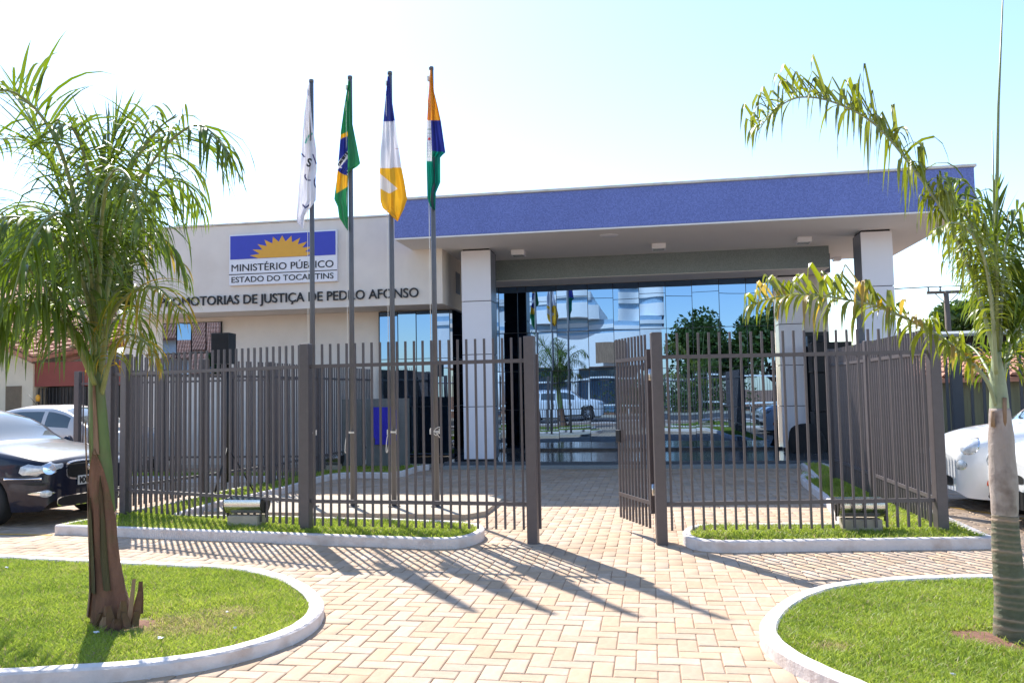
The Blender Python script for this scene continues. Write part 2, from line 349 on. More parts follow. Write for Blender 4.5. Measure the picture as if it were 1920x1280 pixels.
def smooth_poly(poly, n=5):
    # keep long straight edges straight: only round vertices between short edges
    P = [np.array(p) for p in poly]; N = len(P); out = []
    for i in range(N):
        a = P[i-1]; b = P[i]; c = P[(i+1) % N]
        e = min(.45*np.linalg.norm(b-a), .45*np.linalg.norm(c-b), .9)
        if e < .03: out.append(tuple(b)); continue
        s = b+(a-b)/np.linalg.norm(a-b)*e; t = b+(c-b)/np.linalg.norm(c-b)*e
        ang = abs(math.acos(max(-1, min(1, ((b-a)@(c-b))/np.linalg.norm(b-a)/np.linalg.norm(c-b)))))
        if ang > 1.25: e2 = min(e, .06); s = b+(a-b)/np.linalg.norm(a-b)*e2; t = b+(c-b)/np.linalg.norm(c-b)*e2
        for k in range(n+1):
            u = k/n; out.append(tuple((1-u)**2*s+2*u*(1-u)*b+u*u*t))
    return out
def kerb(poly, h, wdt, name='kerb'):
    b = .012; o1 = poly; o2 = offset(poly, b); i2 = offset(poly, wdt-b); i1 = offset(poly, wdt)
    rings = [(o1, -.03), (o1, h-b), (o2, h), (i2, h), (i1, h-b), (i1, -.02)]; n = len(poly); v = []; f = []
    for r, z in rings:
        for k, (x, y) in enumerate(r): v.append((x+random.uniform(-.0015, .0015), y+random.uniform(-.0015, .0015), z+(random.uniform(-.0015, .0015) if z > 0 else 0)))
    for i in range(len(rings)-1):
        for k in range(n): f.append((i*n+k, i*n+(k+1) % n, (i+1)*n+(k+1) % n, (i+1)*n+k))
    mb = MB().add(v, f); o = mb.build(name, M['kerb']); fix(o); tag(o, kind='structure'); return i1
polys = {}
for nm, pl, h in (('isl_left', isl_left, ZI), ('isl_right', isl_right, ZI), ('pl_left', pl_left, ZP), ('pl_right', pl_right, ZP)):
    sp = smooth_poly(pl); inner = kerb(sp, h, .11 if h == ZI else .085); polys[nm] = (sp, inner, h)
MB().box(-30, 40, 17.602, 60, -.055, -.012).build('bounce_yard', M['conc'])['kind'] = 'structure'  # concrete sheet added behind the porch to keep orange earth bounce off it
MB().box(-500, 500, -300, 700, -.6, -.06).build('ground', M['earth'])['kind'] = 'structure'
MB().box(-300, 300, -9.5, -1.0, -.06, -.012).build('road', M['asphalt'])['kind'] = 'structure'
MB().box(-30, 30, -.9, 17.6, -.055, -.009).build('paving_bed', M['sand'])['kind'] = 'structure'
MB().box(-40, 40, -14, -9.55, -.055, .02).build('far_pavement', M['conc'])['kind'] = 'structure'
MB().box(-40, 40, -1.04, -.92, -.05, .05).build('street_kerb', M['kerb'])['kind'] = 'structure'

# ------------------------------------------------------------------ herringbone paving
W = .125; xs = np.arange(-13.5/W, 10.5/W).astype(int); ys = np.arange(2.6/W, 17.2/W).astype(int)
hz = []; vt = []
for y in ys:
    for x in xs:
        d = (x-y) % 4
        if d == 0: hz.append(((x+1)*W, (y+.5)*W))
        elif d == 3: vt.append(((x+.5)*W, (y+1)*W))
hz = np.array(hz); vt = np.array(vt)
def brick_verts(L, Wd, b=.006, t=.05):
    g = .0028; x = L/2-g; y = Wd/2-g
    v = [(-x, -y, -t), (x, -y, -t), (x, y, -t), (-x, y, -t), (-x, -y, -b*.7), (x, -y, -b*.7), (x, y, -b*.7), (-x, y, -b*.7),
         (-x+b, -y+b, 0), (x-b, -y+b, 0), (x-b, y-b, 0), (-x+b, y-b, 0)]
    f = [(0, 1, 5, 4), (1, 2, 6, 5), (2, 3, 7, 6), (3, 0, 4, 7), (4, 5, 9, 8), (5, 6, 10, 9), (6, 7, 11, 10), (7, 4, 8, 11), (8, 9, 10, 11)]
    return np.array(v), np.array(f)
allb = [(x, y, 0) for x, y in hz]+[(x, y, 1) for x, y in vt]
A = np.array(allb)
cover = np.zeros(len(A), bool)
for sp, inner, h in polys.values(): cover |= inside(offset(sp, .25), A[:, 0], A[:, 1])
A = A[~cover]
Pp = A[:, :2]; vv = np.c_[Pp, np.zeros(len(Pp))]-CAM; zz = vv@D_; px = 960+F*(vv@R_)/zz; py = 640-F*(vv@U_)/zz
vis = (px > 5) & (px < 1915) & (py < 1278) & (zz > 1)
for k in ('isl_left', 'isl_right'): vis &= ~inside(offset(polys[k][0], -.12), A[:, 0], A[:, 1])
dist = np.hypot(A[:, 0], A[:, 1])+np.where(vis, 0, 100); near = set(np.argsort(dist)[:300].tolist())
pav = MB().box(-13.4, 10.4, 2.6, 17.18, -.008, -.0075).build('paving', M['sand']); pav['kind'] = 'structure'
bm_h = bpy.data.meshes.new('brick'); bv, bf = brick_verts(2*W, W); bm_h.from_pydata(bv.tolist(), [], bf.tolist()); bm_h.materials.append(M['brick_obj'])
bvs, bfs = [], []; rn = []; base = 0
for i, (x, y, o) in enumerate(A):
    tx, ty = rng.normal(0, .005, 2); rz = (math.pi/2 if o else 0)+rng.normal(0, .006); dz = rng.normal(0, .0012)
    if i in near:
        ob = bpy.data.objects.new('brick', bm_h); ob.location = (x, y, dz); ob.rotation_euler = (tx, ty, rz); col.objects.link(ob); ob.parent = pav
    else:
        c, s = math.cos(rz), math.sin(rz); v = bv.copy()
        z = v[:, 2]+v[:, 0]*tx+v[:, 1]*ty+dz; X = v[:, 0]*c-v[:, 1]*s+x; Y = v[:, 0]*s+v[:, 1]*c+y
        bvs.append(np.c_[X, Y, z]); bfs.append(bf+base); base += 12; rn.append(np.full(12, rng.random()))
o = mobj('bricks', raw_mesh('bricks', np.concatenate(bvs), np.concatenate(bfs), M['brick_att'], np.concatenate(rn)), pav); o['kind'] = 'stuff'

# ------------------------------------------------------------------ lawns
soil_pts = [gz(228, 1170, .06)[:2], gz(1868, 1196, .06)[:2]]
dry = [(gz(335, 1175, .06)[:2], .38), (gz(430, 1150, .06)[:2], .25), (gz(1560, 1215, .06)[:2], .12)]
def lawn(key, dens, hgt, wid, clip=None):
    sp, inner, h = polys[key]; z0 = h-.035
    o = MB().add([(x, y, z0) for x, y in offset(inner, -.006)], [tuple(range(len(inner)))]).build('lawn', M['soil']); fix(o); o['kind'] = 'structure'
    P = np.array(inner); x0, y0 = P.min(0); x1, y1 = P.max(0)
    if clip: x0, x1, y0, y1 = max(x0, clip[0]), min(x1, clip[1]), max(y0, clip[2]), min(y1, clip[3])
    n = int((x1-x0)*(y1-y0)*dens); X = rng.uniform(x0, x1, n); Y = rng.uniform(y0, y1, n)
    # clumping
    nz = (np.sin(X*9+2*np.sin(Y*7))+np.sin(Y*11+1.7*np.sin(X*5+1))+np.sin(X*23+Y*17))/3
    keep = inside(offset(inner, .002), X, Y)
    for sx, sy in soil_pts:
        dd = np.hypot((X-sx)/1.0, (Y-sy)/.8)+.05*nz; keep &= ~(dd < .235) | (rng.random(n) < .05)
    keep &= rng.random(n) < (.82+.18*nz)
    X = X[keep]; Y = Y[keep]; nz = nz[keep]; n = len(X)
    # only what stands within sight of this street side (all of the lawn) is grown
    hh = hgt*rng.uniform(.5, 1.25, n)*(1+.25*nz); an = rng.uniform(0, 2*math.pi, n); ln = hh*rng.uniform(.3, 1.5, n); la = rng.uniform(0, 2*math.pi, n)
    wd = wid*rng.uniform(.6, 1.3, n)
    dx, dy = np.cos(an)*wd/2, np.sin(an)*wd/2; lx, ly = np.cos(la)*ln, np.sin(la)*ln
    B = np.stack([np.c_[X-dx, Y-dy, np.full(n, z0-.004)], np.c_[X+dx, Y+dy, np.full(n, z0-.004)],
                  np.c_[X+dx*.8+lx*.4, Y+dy*.8+ly*.4, z0+hh*.62], np.c_[X-dx*.8+lx*.4, Y-dy*.8+ly*.4, z0+hh*.62],
                  np.c_[X+lx, Y+ly, z0+hh]], 1).reshape(-1, 3)
    b = np.arange(n)[:, None]*5
    T = np.concatenate([b+[0, 1, 2], b+[0, 2, 3], b+[3, 2, 4]], 0)
    big = np.sin(X*2.1+1.3*np.sin(Y*1.7))*np.sin(Y*2.9+np.sin(X*3.1)); r = np.clip(rng.beta(2, 2.2, n)*.66+.08*nz+.13*big, 0, .86); r[rng.random(n) < .06+.05*(big > .35)] = .95
    for (cx, cy), rad in dry:
        dd = np.hypot((X-cx)/1.15, (Y-cy)/.75); pr = np.clip(1.15-dd/rad, 0, .75)
        mm = rng.random(n) < pr; r[mm] = rng.uniform(.8, 1, mm.sum())
    me = raw_mesh('grass', B, T, M['grass'], np.repeat(r, 5), k=3)
    g = mobj('grass', me); g['kind'] = 'stuff'; tag(g, label={'isl_left': 'bright green grass of the front left bed round the brown palm', 'isl_right': 'bright green grass of the front right bed round the ringed palm', 'pl_left': 'green grass under the left fence and before the building', 'pl_right': 'green grass under the right fence'}[key], cat='grass')
lawn('isl_left', 17000, .038, .0058, clip=(-6.4, 9, 3, 9)); lawn('isl_right', 17000, .04, .0058, clip=(-1, 3.6, 3.4, 9))
lawn('pl_left', 5200, .055, .010); lawn('pl_right', 6000, .055, .009)
for i, (cx, cy) in enumerate(soil_pts):
    v = [(cx, cy, ZI-.012)]; n = 26
    for k in range(n):
        a = 2*math.pi*k/n; rr = .25*(1+.25*math.sin(3*a+i)+random.uniform(-.1, .1)); v.append((cx+rr*math.cos(a)*1.15, cy+rr*math.sin(a)*.8, ZI-.036))
    o = MB().add(v, [(0, 1+k, 1+(k+1) % n) for k in range(n)], smooth=True).build('bare_soil', M['redsoil']); fix(o); o['kind'] = 'structure'

# ------------------------------------------------------------------ the building
bld = thing('office_building', 'low modern office building with cream walls, blue mosaic roof band and mirrored glass front', 'building')
ZS = 4.76; FL = .13
def part(mb, name, m, parent=bld): o = mb.build(name, m, parent); return o
# raised granite floor and step
fl = part(MB().bbox(-4.38, 5.7, 17.25, 22.5, -.04, FL, .01), 'floor_slab', M['granite'])
part(MB().bbox(-4.36, 5.7, 17.0, 17.247, -.04, .065, .008), 'step', M['stepgrey'])
# blue roof slab
slab = part(MB().box(-5.05, 5.95, 16.08, 21.5, ZS+.004, 5.53), 'roof_slab', M['blue'])
part(MB().box(-5.046, 5.946, 16.084, 21.496, ZS-.03, ZS), 'soffit', M['soffit'])
part(MB().bbox(-5.09, 5.99, 16.04, 21.54, 5.534, 5.585, .008), 'coping', M['coping'])
# cream upper volume
up = part(MB().bbox(-11.75, -4.38, 17.35, 26, 3.53, 5.50, .006), 'upper_wall', M['cream'])
part(MB().box(-12.75, -11.76, 18.2, 26, 3.53, 3.75), 'side_roof', M['coping'])
part(MB().bbox(-11.79, -5.06, 17.31, 26, 5.504, 5.545, .008), 'wall_coping', M['coping'])
part(MB().box(-12.75, -6.19, 18.5, 26, -.03, 3.527), 'lower_wall', M['cream'])
# wall behind, right of the glass
part(MB().box(3.66, 4.3, 20.9, 26, FL+.002, 4.279), 'back_wall', M['cream'])
part(MB().box(-4.35, 4.32, 21.55, 26, 4.284, 4.7), 'sun_block_roof', M['cream'])  # unseen roof added to keep the sun off the back wall
part(MB().box(-4.3, 4.04, 19.3, 20.44, 4.25, ZS-.034), 'mosaic_beam', M['green_mosaic'])
part(MB().box(-4.3, 4.3, 20.445, 21.45, 4.28, ZS-.034), 'lintel', M['side_clad'])
part(MB().box(-4.296, 4.036, 19.304, 20.436, 4.235, 4.247), 'beam_soffit', M['soffit'])
# glass curtain wall with its own panes
xg = [gy(x, 700, 20.5)[0] for x in (989, 1046, 1105, 1153, 1202, 1252, 1302, 1353, 1404, 1455)]
x0g = xg[0]; xg = [x0g-4*.7+.0, x0g-2*.7-.62, x0g-2*.7, x0g-.7]+xg; xg[0] = -4.5; xg = sorted(set([-4.5, -3.72, -3.24]+xg[3:]))
zg = [FL+.05, 1.14, 2.1, 3.07, 4.235]
def glazing(name, xs_, zs_, Y, parent, depth=.06, m='mirror', tilt=.0013):
    gl = part(MB().box(xs_[0], xs_[-1], Y+.07, Y+.10, zs_[0]-.04, zs_[-1]), name, M['frame'], parent)
    mb = MB()
    for x in xs_: mb.box(x-.006, x+.006, Y-.004, Y+.069, zs_[0]-.04, zs_[-1]+.001)
    for z in zs_: mb.box(xs_[0], xs_[-1], Y-.001, Y+.068, z-.007, z+.007)
    mb.build('mullion', M['frame'], gl)
    for i in range(len(xs_)-1):
        for j in range(len(zs_)-1):
            a, b2, c, d = xs_[i]+.004, xs_[i+1]-.004, zs_[j]+.004, zs_[j+1]-.004
            cx, cz = (a+b2)/2, (c+d)/2; q = MB().box(a-cx, b2-cx, 0, .02, c-cz, d-cz)
            o = q.build('pane', M[m], gl, loc=(cx, Y+.015, cz)); o.rotation_euler = (random.gauss(0, tilt), 0, random.gauss(0, tilt))
    return gl
glazing('curtain_wall', xg, zg, 20.5, bld)
part(MB().box(xg[0], 3.04, 20.36, 20.495, FL+.001, FL+.055), 'glass_sill', M['dark_clad_and_shade'])
# left glass box beside the pillar
glazing('corner_glazing', [-6.19, -5.74, -5.3, -4.86, -4.5], [.2, 1.3, 2.4, 3.5], 18.45, bld, tilt=.004)
sg = part(MB().box(-4.495, -4.44, 18.46, 20.45, .13, 3.52), 'side_glazing', M['mirror_side'])
part(MB().box(-4.44, -4.436, 18.44, 20.45, 1.29, 1.31), 'side_bar', M['frame']); part(MB().box(-4.44, -4.436, 18.44, 20.45, 2.39, 2.41), 'side_bar', M['frame'])
part(MB().box(-4.378, -4.3, 20.46, 26, .13, 4.7), 'inner_wall', M['cream'])
part(MB().box(-6.19, -4.4, 18.6, 20.4, -.03, .14), 'glass_plinth', M['dark_clad_and_shade'])
# window at the left with warped mirror panes
wl = gy(307, 650, 18.5)[0]; wr = gy(417, 650, 18.5)[0]
win = part(MB().box(wl, wr, 18.46, 18.497, 2.15, 3.42), 'window', M['frame'])
nwx = 4
for i in range(nwx):
    a = wl+(wr-wl)*i/nwx+.015; b2 = wl+(wr-wl)*(i+1)/nwx-.015
    for z0, z1 in ((2.17, 2.66), (2.69, 3.4)):
        o = MB().box(-(b2-a)/2, (b2-a)/2, 0, .012, -(z1-z0)/2, (z1-z0)/2).build('pane', M['mirror'], win, loc=((a+b2)/2, 18.43, (z0+z1)/2)); o.rotation_euler = (random.gauss(0, .02), 0, random.gauss(0, .02))
# pillars, white panels with dark joints and dark backs
def pillar(x0, x1, y0, y1, z0, z1, joints, lab):
    core = part(MB().box(x0+.03, x1-.03, y0+.03, y1-.02, z0, z1), 'pillar', M['joint'])
    zz_ = [z0+.03]+joints+[z1-.03]
    for a, b2 in zip(zz_, zz_[1:]):
        MB().bbox(x0, x1, y0, y0+.028, a+.008, b2-.008, .003).build('panel', M['white_panel'], core)
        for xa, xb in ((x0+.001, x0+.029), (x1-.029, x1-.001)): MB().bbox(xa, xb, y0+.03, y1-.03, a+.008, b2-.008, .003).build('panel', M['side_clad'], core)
        MB().bbox(x0, x1, y1-.019, y1+.005, a+.008, b2-.008, .003).build('panel', M['dark_clad_and_shade'], core)
pillar(-4.0, -3.35, 17.55, 18.2, FL, ZS-.032, [1.29, 2.42, 3.58], 'left')
pillar(4.3, 4.9, 17.55, 18.2, FL, ZS-.032, [1.29, 2.42, 3.58], 'right')
pillar(3.05, 3.63, 20.3, 20.9, FL, 4.232, [1.14, 2.1, 3.07], 'glass')
# dark door opening right of the glass
dr = part(MB().box(3.66, 4.28, 20.84, 20.895, FL+.01, 2.9), 'door', M['frame'])
MB().box(3.7, 3.78, 20.82, 20.838, .3, 2.8).build('pane', M['mirror'], dr); MB().box(3.83, 4.22, 20.82, 20.838, .3, 2.8).build('pane', M['mirror_side'], dr)
# downlights on the soffit
for x, y in ((972, 475), (1235, 463), (1506, 451)):
    k = ZS-.03; p = gz(x, y-5, k)
    o = thing('ceiling_light', {972: 'boxy white ceiling light nearest the left white pillar', 1235: 'boxy white ceiling light in the middle of the porch', 1506: 'boxy white ceiling light nearest the right white pillar'}[x], 'light', (p[0], p[1], k), group='boxy lights under the porch roof')
    MB().bbox(-.15, .15, -.15, .15, -.11, -.001, .008).build('housing', M['sign_white'], o)
    MB().box(-.12, .12, -.12, .12, -.118, -.111).build('lens', M['lens'], o)
p = gz(1562, 488, ZS-.03); o = thing('ceiling_light', 'small white ceiling light deep under the porch right of the mosaic beam', 'light', (p[0], min(p[1], 21.2), ZS-.03)); MB().bbox(-.09, .09, -.09, .09, -.08, -.001, .006).build('housing', M['sign_white'], o); MB().box(-.07, .07, -.07, .07, -.086, -.081).build('lens', M['lens'], o)
p = gz(1142, 441, ZS-.03); o = MB().lathe([(.001, -.02), (.17, -.018), (.19, 0)], 28).build('recessed_light', M['sign_white'], None, loc=(p[0], p[1], ZS-.03)); fix(o); tag(o, 'flat round white light set in the porch ceiling', 'light')
# vent beside the left pillar
o = MB().bbox(-4.377, -4.36, 18.6, 19.0, 3.9, 4.4, .004).build('wall_vent', M['side_clad'], bld)

# ------------------------------------------------------------------ lettering
def text_mesh(s, size, depth=.0, name='text', off=.014):
    cu = bpy.data.curves.new(name, 'FONT'); cu.body = s; cu.size = size; cu.extrude = depth; cu.offset = 0 if s == 'M' else .006
    cu.resolution_u = 4; o = bpy.data.objects.new(name, cu); col.objects.link(o)
    bpy.context.view_layer.update(); dg = bpy.context.evaluated_depsgraph_get(); me = bpy.data.meshes.new_from_object(o.evaluated_get(dg))
    bpy.data.objects.remove(o); bpy.data.curves.remove(cu); return me
def bbx(me):
    a = np.array([v.co[:] for v in me.vertices]) if len(me.vertices) else np.zeros((1, 3)); return a.min(0), a.max(0)
def letter_row(s, x0, x1, zb, caph, Y, m, parent, name='letter', depth=.015, bold=0):
    full = text_mesh(s, 1); mn, mx = bbx(full); capm = bbx(text_mesh('H', 1)); ch = capm[1][1]-capm[0][1]
    sz = caph/ch; sxx = (x1-x0)/((mx[0]-mn[0])*sz)
    for i, c in enumerate(s):
        if c == ' ': continue
        e = bbx(text_mesh(s[:i+1], 1))[1][0]; me = text_mesh(c, 1, depth/sz/2, name); a, b = bbx(me)
        v = np.array([q.co[:] for q in me.vertices]); X = x0+((v[:, 0]-b[0]+e)-mn[0])*sz*sxx; Z = zb+v[:, 1]*sz; Yy = Y-v[:, 2]*sz
        cx = X.mean(); me.vertices.foreach_set('co', np.c_[X-cx, Yy-Y, Z-zb].astype(np.float32).ravel()); me.materials.clear(); me.materials.append(m); me.update()
        if bold:
            pass
        mobj(name, me, parent, loc=(cx, Y, zb))
tl = gy(300, 577, 17.33); tr_ = gy(785, 555, 17.33)
let = thing('wall_lettering', 'row of black raised letters naming the office, on the cream wall under the sign', 'lettering', (0, 0, 0))
letter_row('PROMOTORIAS DE JUSTIÇA DE PEDRO AFONSO', tl[0], tr_[0], (tl[2]+tr_[2])/2+.0, .205, 17.325, M['ink'], let, depth=.03)
sgn = thing('wall_sign', 'white and blue sign with a yellow half sun on the cream wall', 'sign', (0, 0, 0))
a = gy(431, 442, 17.3); b = gy(633, 527, 17.3); SX0, SX1, SZ1, SZ0 = a[0], b[0], a[2], b[2]
SZ1 = (gy(431, 442, 17.3)[2]+gy(632, 430, 17.3)[2])/2; SZ0 = (gy(431, 537, 17.3)[2]+gy(633, 526, 17.3)[2])/2; SH = SZ1-SZ0; SW = SX1-SX0
MB().bbox(SX0, SX1, 17.27, 17.347, SZ0, SZ1, .004).build('board', M['sign_white'], sgn)
zb = SZ1-.49*SH; MB().box(SX0+.03, SX1-.03, 17.262, 17.268, zb, SZ1-.03).build('blue_field', M['sign_blue'], sgn)
# the half sun: rays round a squashed dome
cxs = SX0+.50*SW; ro, ri = .305*SW, .215*SW; hh_ = (SZ1-.06-zb)
pts = []
nr = 11
for k in range(2*nr-1+2):
    an = math.pi*(k)/(2*nr); rad = (1.0 if k % 2 else .72); pts.append((cxs-math.cos(an)*ro*rad, zb+.004+math.sin(an)*hh_*rad*.97))
pts = [(cxs-ro*.74, zb+.004)]+pts[1:]+[(cxs+ro*.74, zb+.004)]
n = len(pts); v = [(x, 17.256, z) for x, z in pts]+[(x, 17.2615, z) for x, z in pts]
fix(MB().add(v, [tuple(range(n)), tuple(range(n, 2*n))[::-1]]+[(i, (i+1) % n, n+(i+1) % n, n+i) for i in range(n)]).build('sun_emblem', M['sign_yellow'], sgn))
letter_row('MINISTÉRIO PÚBLICO', SX0+.06, SX1-.08, SZ0+.275*SH, .135*SH, 17.265, M['ink'], sgn, depth=.008)
letter_row('ESTADO DO TOCANTINS', SX0+.06, SX1-.08, SZ0+.055*SH, .11*SH, 17.265, M['ink'], sgn, depth=.008)
MB().box(SX0, SX1, 17.264, 17.269, SZ0+.205*SH, SZ0+.222*SH).build('rule', M['ink'], sgn)

# ------------------------------------------------------------------ fences
ZT, ZR, ZB, ZL = 2.18, 1.93, .41, .14
bar_me = MB().box(-.011, .011, -.011, .011, ZL, ZT).mesh('bar', M['fence'])
post_me = MB().bbox(-.056, .056, -.056, .056, -.02, 2.19, .006).mesh('post', M['fence'])
def fence_run(root, p, q, posts, nb=None, bars=True, sp=.105, pm=None, bm_=None, m='fence', zs=(ZR, ZB), zo=0):
    p = np.array(p, float); q = np.array(q, float); L = np.linalg.norm(q-p); t = (q-p)/L; an = math.atan2(t[1], t[0])
    for s in posts: mobj('post', pm or post_me, root, loc=(*(p+t*s), zo), rz=an)
    n = int(round(L/sp)); off = .013+.011
    for i in range(1, n):
        s = L*i/n
        if any(abs(s-a) < .075 for a in posts): continue
        mobj('bar', bm_ or bar_me, root, loc=(*(p+t*s), zo), rz=an)
    for z in zs:
        b = [a for a in posts]; ends = sorted(set([0, L]+b))
        for a, c in zip(ends, ends[1:]):
            MB().box(a+.045, c-.045, -.0095+.0, .0215, z-.02, z+.02).build('rail', M[m], root, loc=(*p, zo), rz=an)
PL = dict(gl=(-1.26, 8.75), ml=(-3.87, 8.93), cl=(-7.0, 9.92), cl2=(-6.55, 9.76))
fl_ = thing('fence', 'brown grey metal bar fence left of the gate, turning back towards the building', 'fence', (0, 0, 0))
L1 = math.dist(PL['ml'], PL['gl']); fence_run(fl_, PL['ml'], PL['gl'], [0, L1], sp=.1)
pc = gz(207, 968, .05)[:2]; pc2 = gz(253, 966, .05)[:2]
L2 = math.dist(pc, PL['ml']); d2 = math.dist(pc, pc2); fence_run(fl_, pc, PL['ml'], [0, d2], sp=.1)
sd_ = [gz(x, y, .08)[:2] for x, y in ((382, 932), (506, 910), (597, 887))]
fence_run(fl_, pc, sd_[0], [math.dist(pc, sd_[0])], sp=.1); fence_run(fl_, sd_[0], sd_[1], [math.dist(sd_[0], sd_[1])], sp=.1); fence_run(fl_, sd_[1], sd_[2], [math.dist(sd_[1], sd_[2])], sp=.1)
fence_run(fl_, sd_[2], (sd_[2][0]+.1, 18.4), [], sp=.1)
fr_ = thing('fence', 'brown grey metal bar fence right of the gate, turning back beside the white cars', 'fence', (0, 0, 0))
PR = (.075, 8.77); pcr = gz(1766, 1003, .05)[:2]; L3 = math.dist(PR, pcr); fence_run(fr_, PR, pcr, [0, L3], sp=.112)
Ymid = gx(1640, 930, pcr[0])[1]; Yf = gx(1566, 880, pcr[0])[1]
fence_run(fr_, pcr, (pcr[0], Yf), [Ymid-pcr[1], Yf-pcr[1]], sp=.1)
# gate leaves, swung inwards
def leaf(p, q, label):
    root = thing('gate_leaf', label, 'gate', (0, 0, 0)); p = np.array(p); q = np.array(q); L = np.linalg.norm(q-p); t = (q-p)/L; an = math.atan2(t[1], t[0])
    MB().box(-.02, .02, -.022, .022, .3, 2.02).build('stile', M['fence'], root, loc=(*(p+t*.03), 0), rz=an)
    n = 10
    for i in range(n): mobj('bar', bar_me, root, loc=(*(p+t*(.1+(L-.1)*i/(n-1))), 0), rz=an)
    for z in (ZR, ZB): MB().box(.05, L, -.0095, .0215, z-.02, z+.02).build('rail', M['fence'], root, loc=(*p, 0), rz=an)
    for z in (.55, 1.75): MB().tube([(-.0, 0, z-.06), (-.0, 0, z+.06)], .014, 8).build('hinge', M['steel'], root, loc=(*p, 0), rz=an)
    MB().bbox(L-.09, L+.03, -.03, .03, 1.0, 1.14, .005).build('lock', M['frame'], root, loc=(*p, 0), rz=an)
leaf((.0, 8.84), (-.37, 9.66), 'gate leaf of metal bars swung open inwards from the right gate post')
MB().bbox(-.02, .02, -.012, .012, .14, 2.0, .003).build('gate_stop', M['fence'], fl_, loc=(-1.198, 8.82, 0))
# fence at the far left behind the cars
fb = thing('fence', 'low grey bar fence behind the parked cars at the far left', 'fence', (0, 0, 0))
fence_run(fb, (gy(146, 760, 15.45)[0], 15.45), (-6.7, 15.45), [0, 1.9, 3.4], sp=.125)
# dark fence at the right behind the white cars
fd = thing('fence', 'dark blue grey bar fence behind the white cars at the far right', 'fence', (0, 0, 0))
bar2 = MB().box(-.02, .02, -.02, .02, .05, 2.3).mesh('bar', M['fence_dark']); post2 = MB().bbox(-.09, .09, -.06, .06, 0, 2.35, .006).mesh('post', M['fence_dark'])
fence_run(fd, (4.75, 15.6), (16.5, 15.6), [.55, 2.0, 4.2, 6.6, 9.2, 11.7], sp=.2, pm=post2, bm_=bar2, m='fence_dark', zs=(2.1, .5))

# ------------------------------------------------------------------ flagpoles and flags
plat = MB().prism([(-6.0, 10.45), (-2.35, 10.3), (-2.15, 10.6), (-2.15, 12.2), (-6.0, 12.2)], -.01, .065).build('flagpole_platform', M['conc']); fix(plat); tag(plat, 'low beige concrete platform under the four flagpoles', 'platform')
fp = [(588, 583, 150), (660, 658, 143), (739, 731, 135), (819, 809, 126)]
YP = 10.98; names = ['white', 'green and yellow', 'blue white and yellow', 'orange blue and green']
POLE = []
for i, (bx_, tx, ty) in enumerate(fp):
    b = gy(bx_, 941, YP); t = gy(tx, ty, YP); X = (b[0]+t[0])/2; zt = t[2]
    POLE.append((X, zt))
    root = thing('flagpole', f'dark grey flagpole carrying the {names[i]} flag', 'flagpole', (X, YP, .066), group='flagpoles on the platform')
    MB().tube([(0, 0, 0), (0, 0, zt-.106)], [.037, .032], 16).tube([(0, 0, zt-.105), (0, 0, zt-.066)], .034, 16).build('pole', M['pole'], root)
    MB().tube([(0, 0, 0), (0, 0, .012)], .085, 16).build('base_plate', M['pole'], root)
    MB().box(-.055, -.03, -.03, .03, zt-.26, zt-.2).build('pulley', M['rope'], root)
    z = 1.08-.066
    c = MB().box(-.06, .06, -.062, -.036, z-.012, z+.012); c.box(-.072, -.055, -.068, -.036, z-.035, z+.035); c.box(.055, .072, -.068, -.036, z-.03, z+.04); c.build('cleat', M['rope'], root)
    MB().tube([(-.045, -.045, z), (-.047, -.042, zt*.5), (-.045, -.035, zt-.35)], .0045, 6).build('halyard', M['rope'], root)
    lp = [(-.05, -.06, z), (-.075, -.065, z-.1), (-.085, -.068, z-.25), (-.07, -.068, z-.27), (-.055, -.066, z-.2), (-.045, -.06, z)]
    if i in (1, 2): MB().tube(spline(lp, 5), .0055, 6).build('rope_loop', M['rope'], root)
    if i == 3: MB().tube(spline([(-.06, -.06, z+.05), (.02, -.075, z-.05), (.07, -.06, z+.06), (0, -.07, z+.02), (.07, -.07, z-.08)], 5), .0055, 6).build('rope_loop', M['rope'], root)
def q2(x, y): return 400+x/3.84, 100+y/3.84
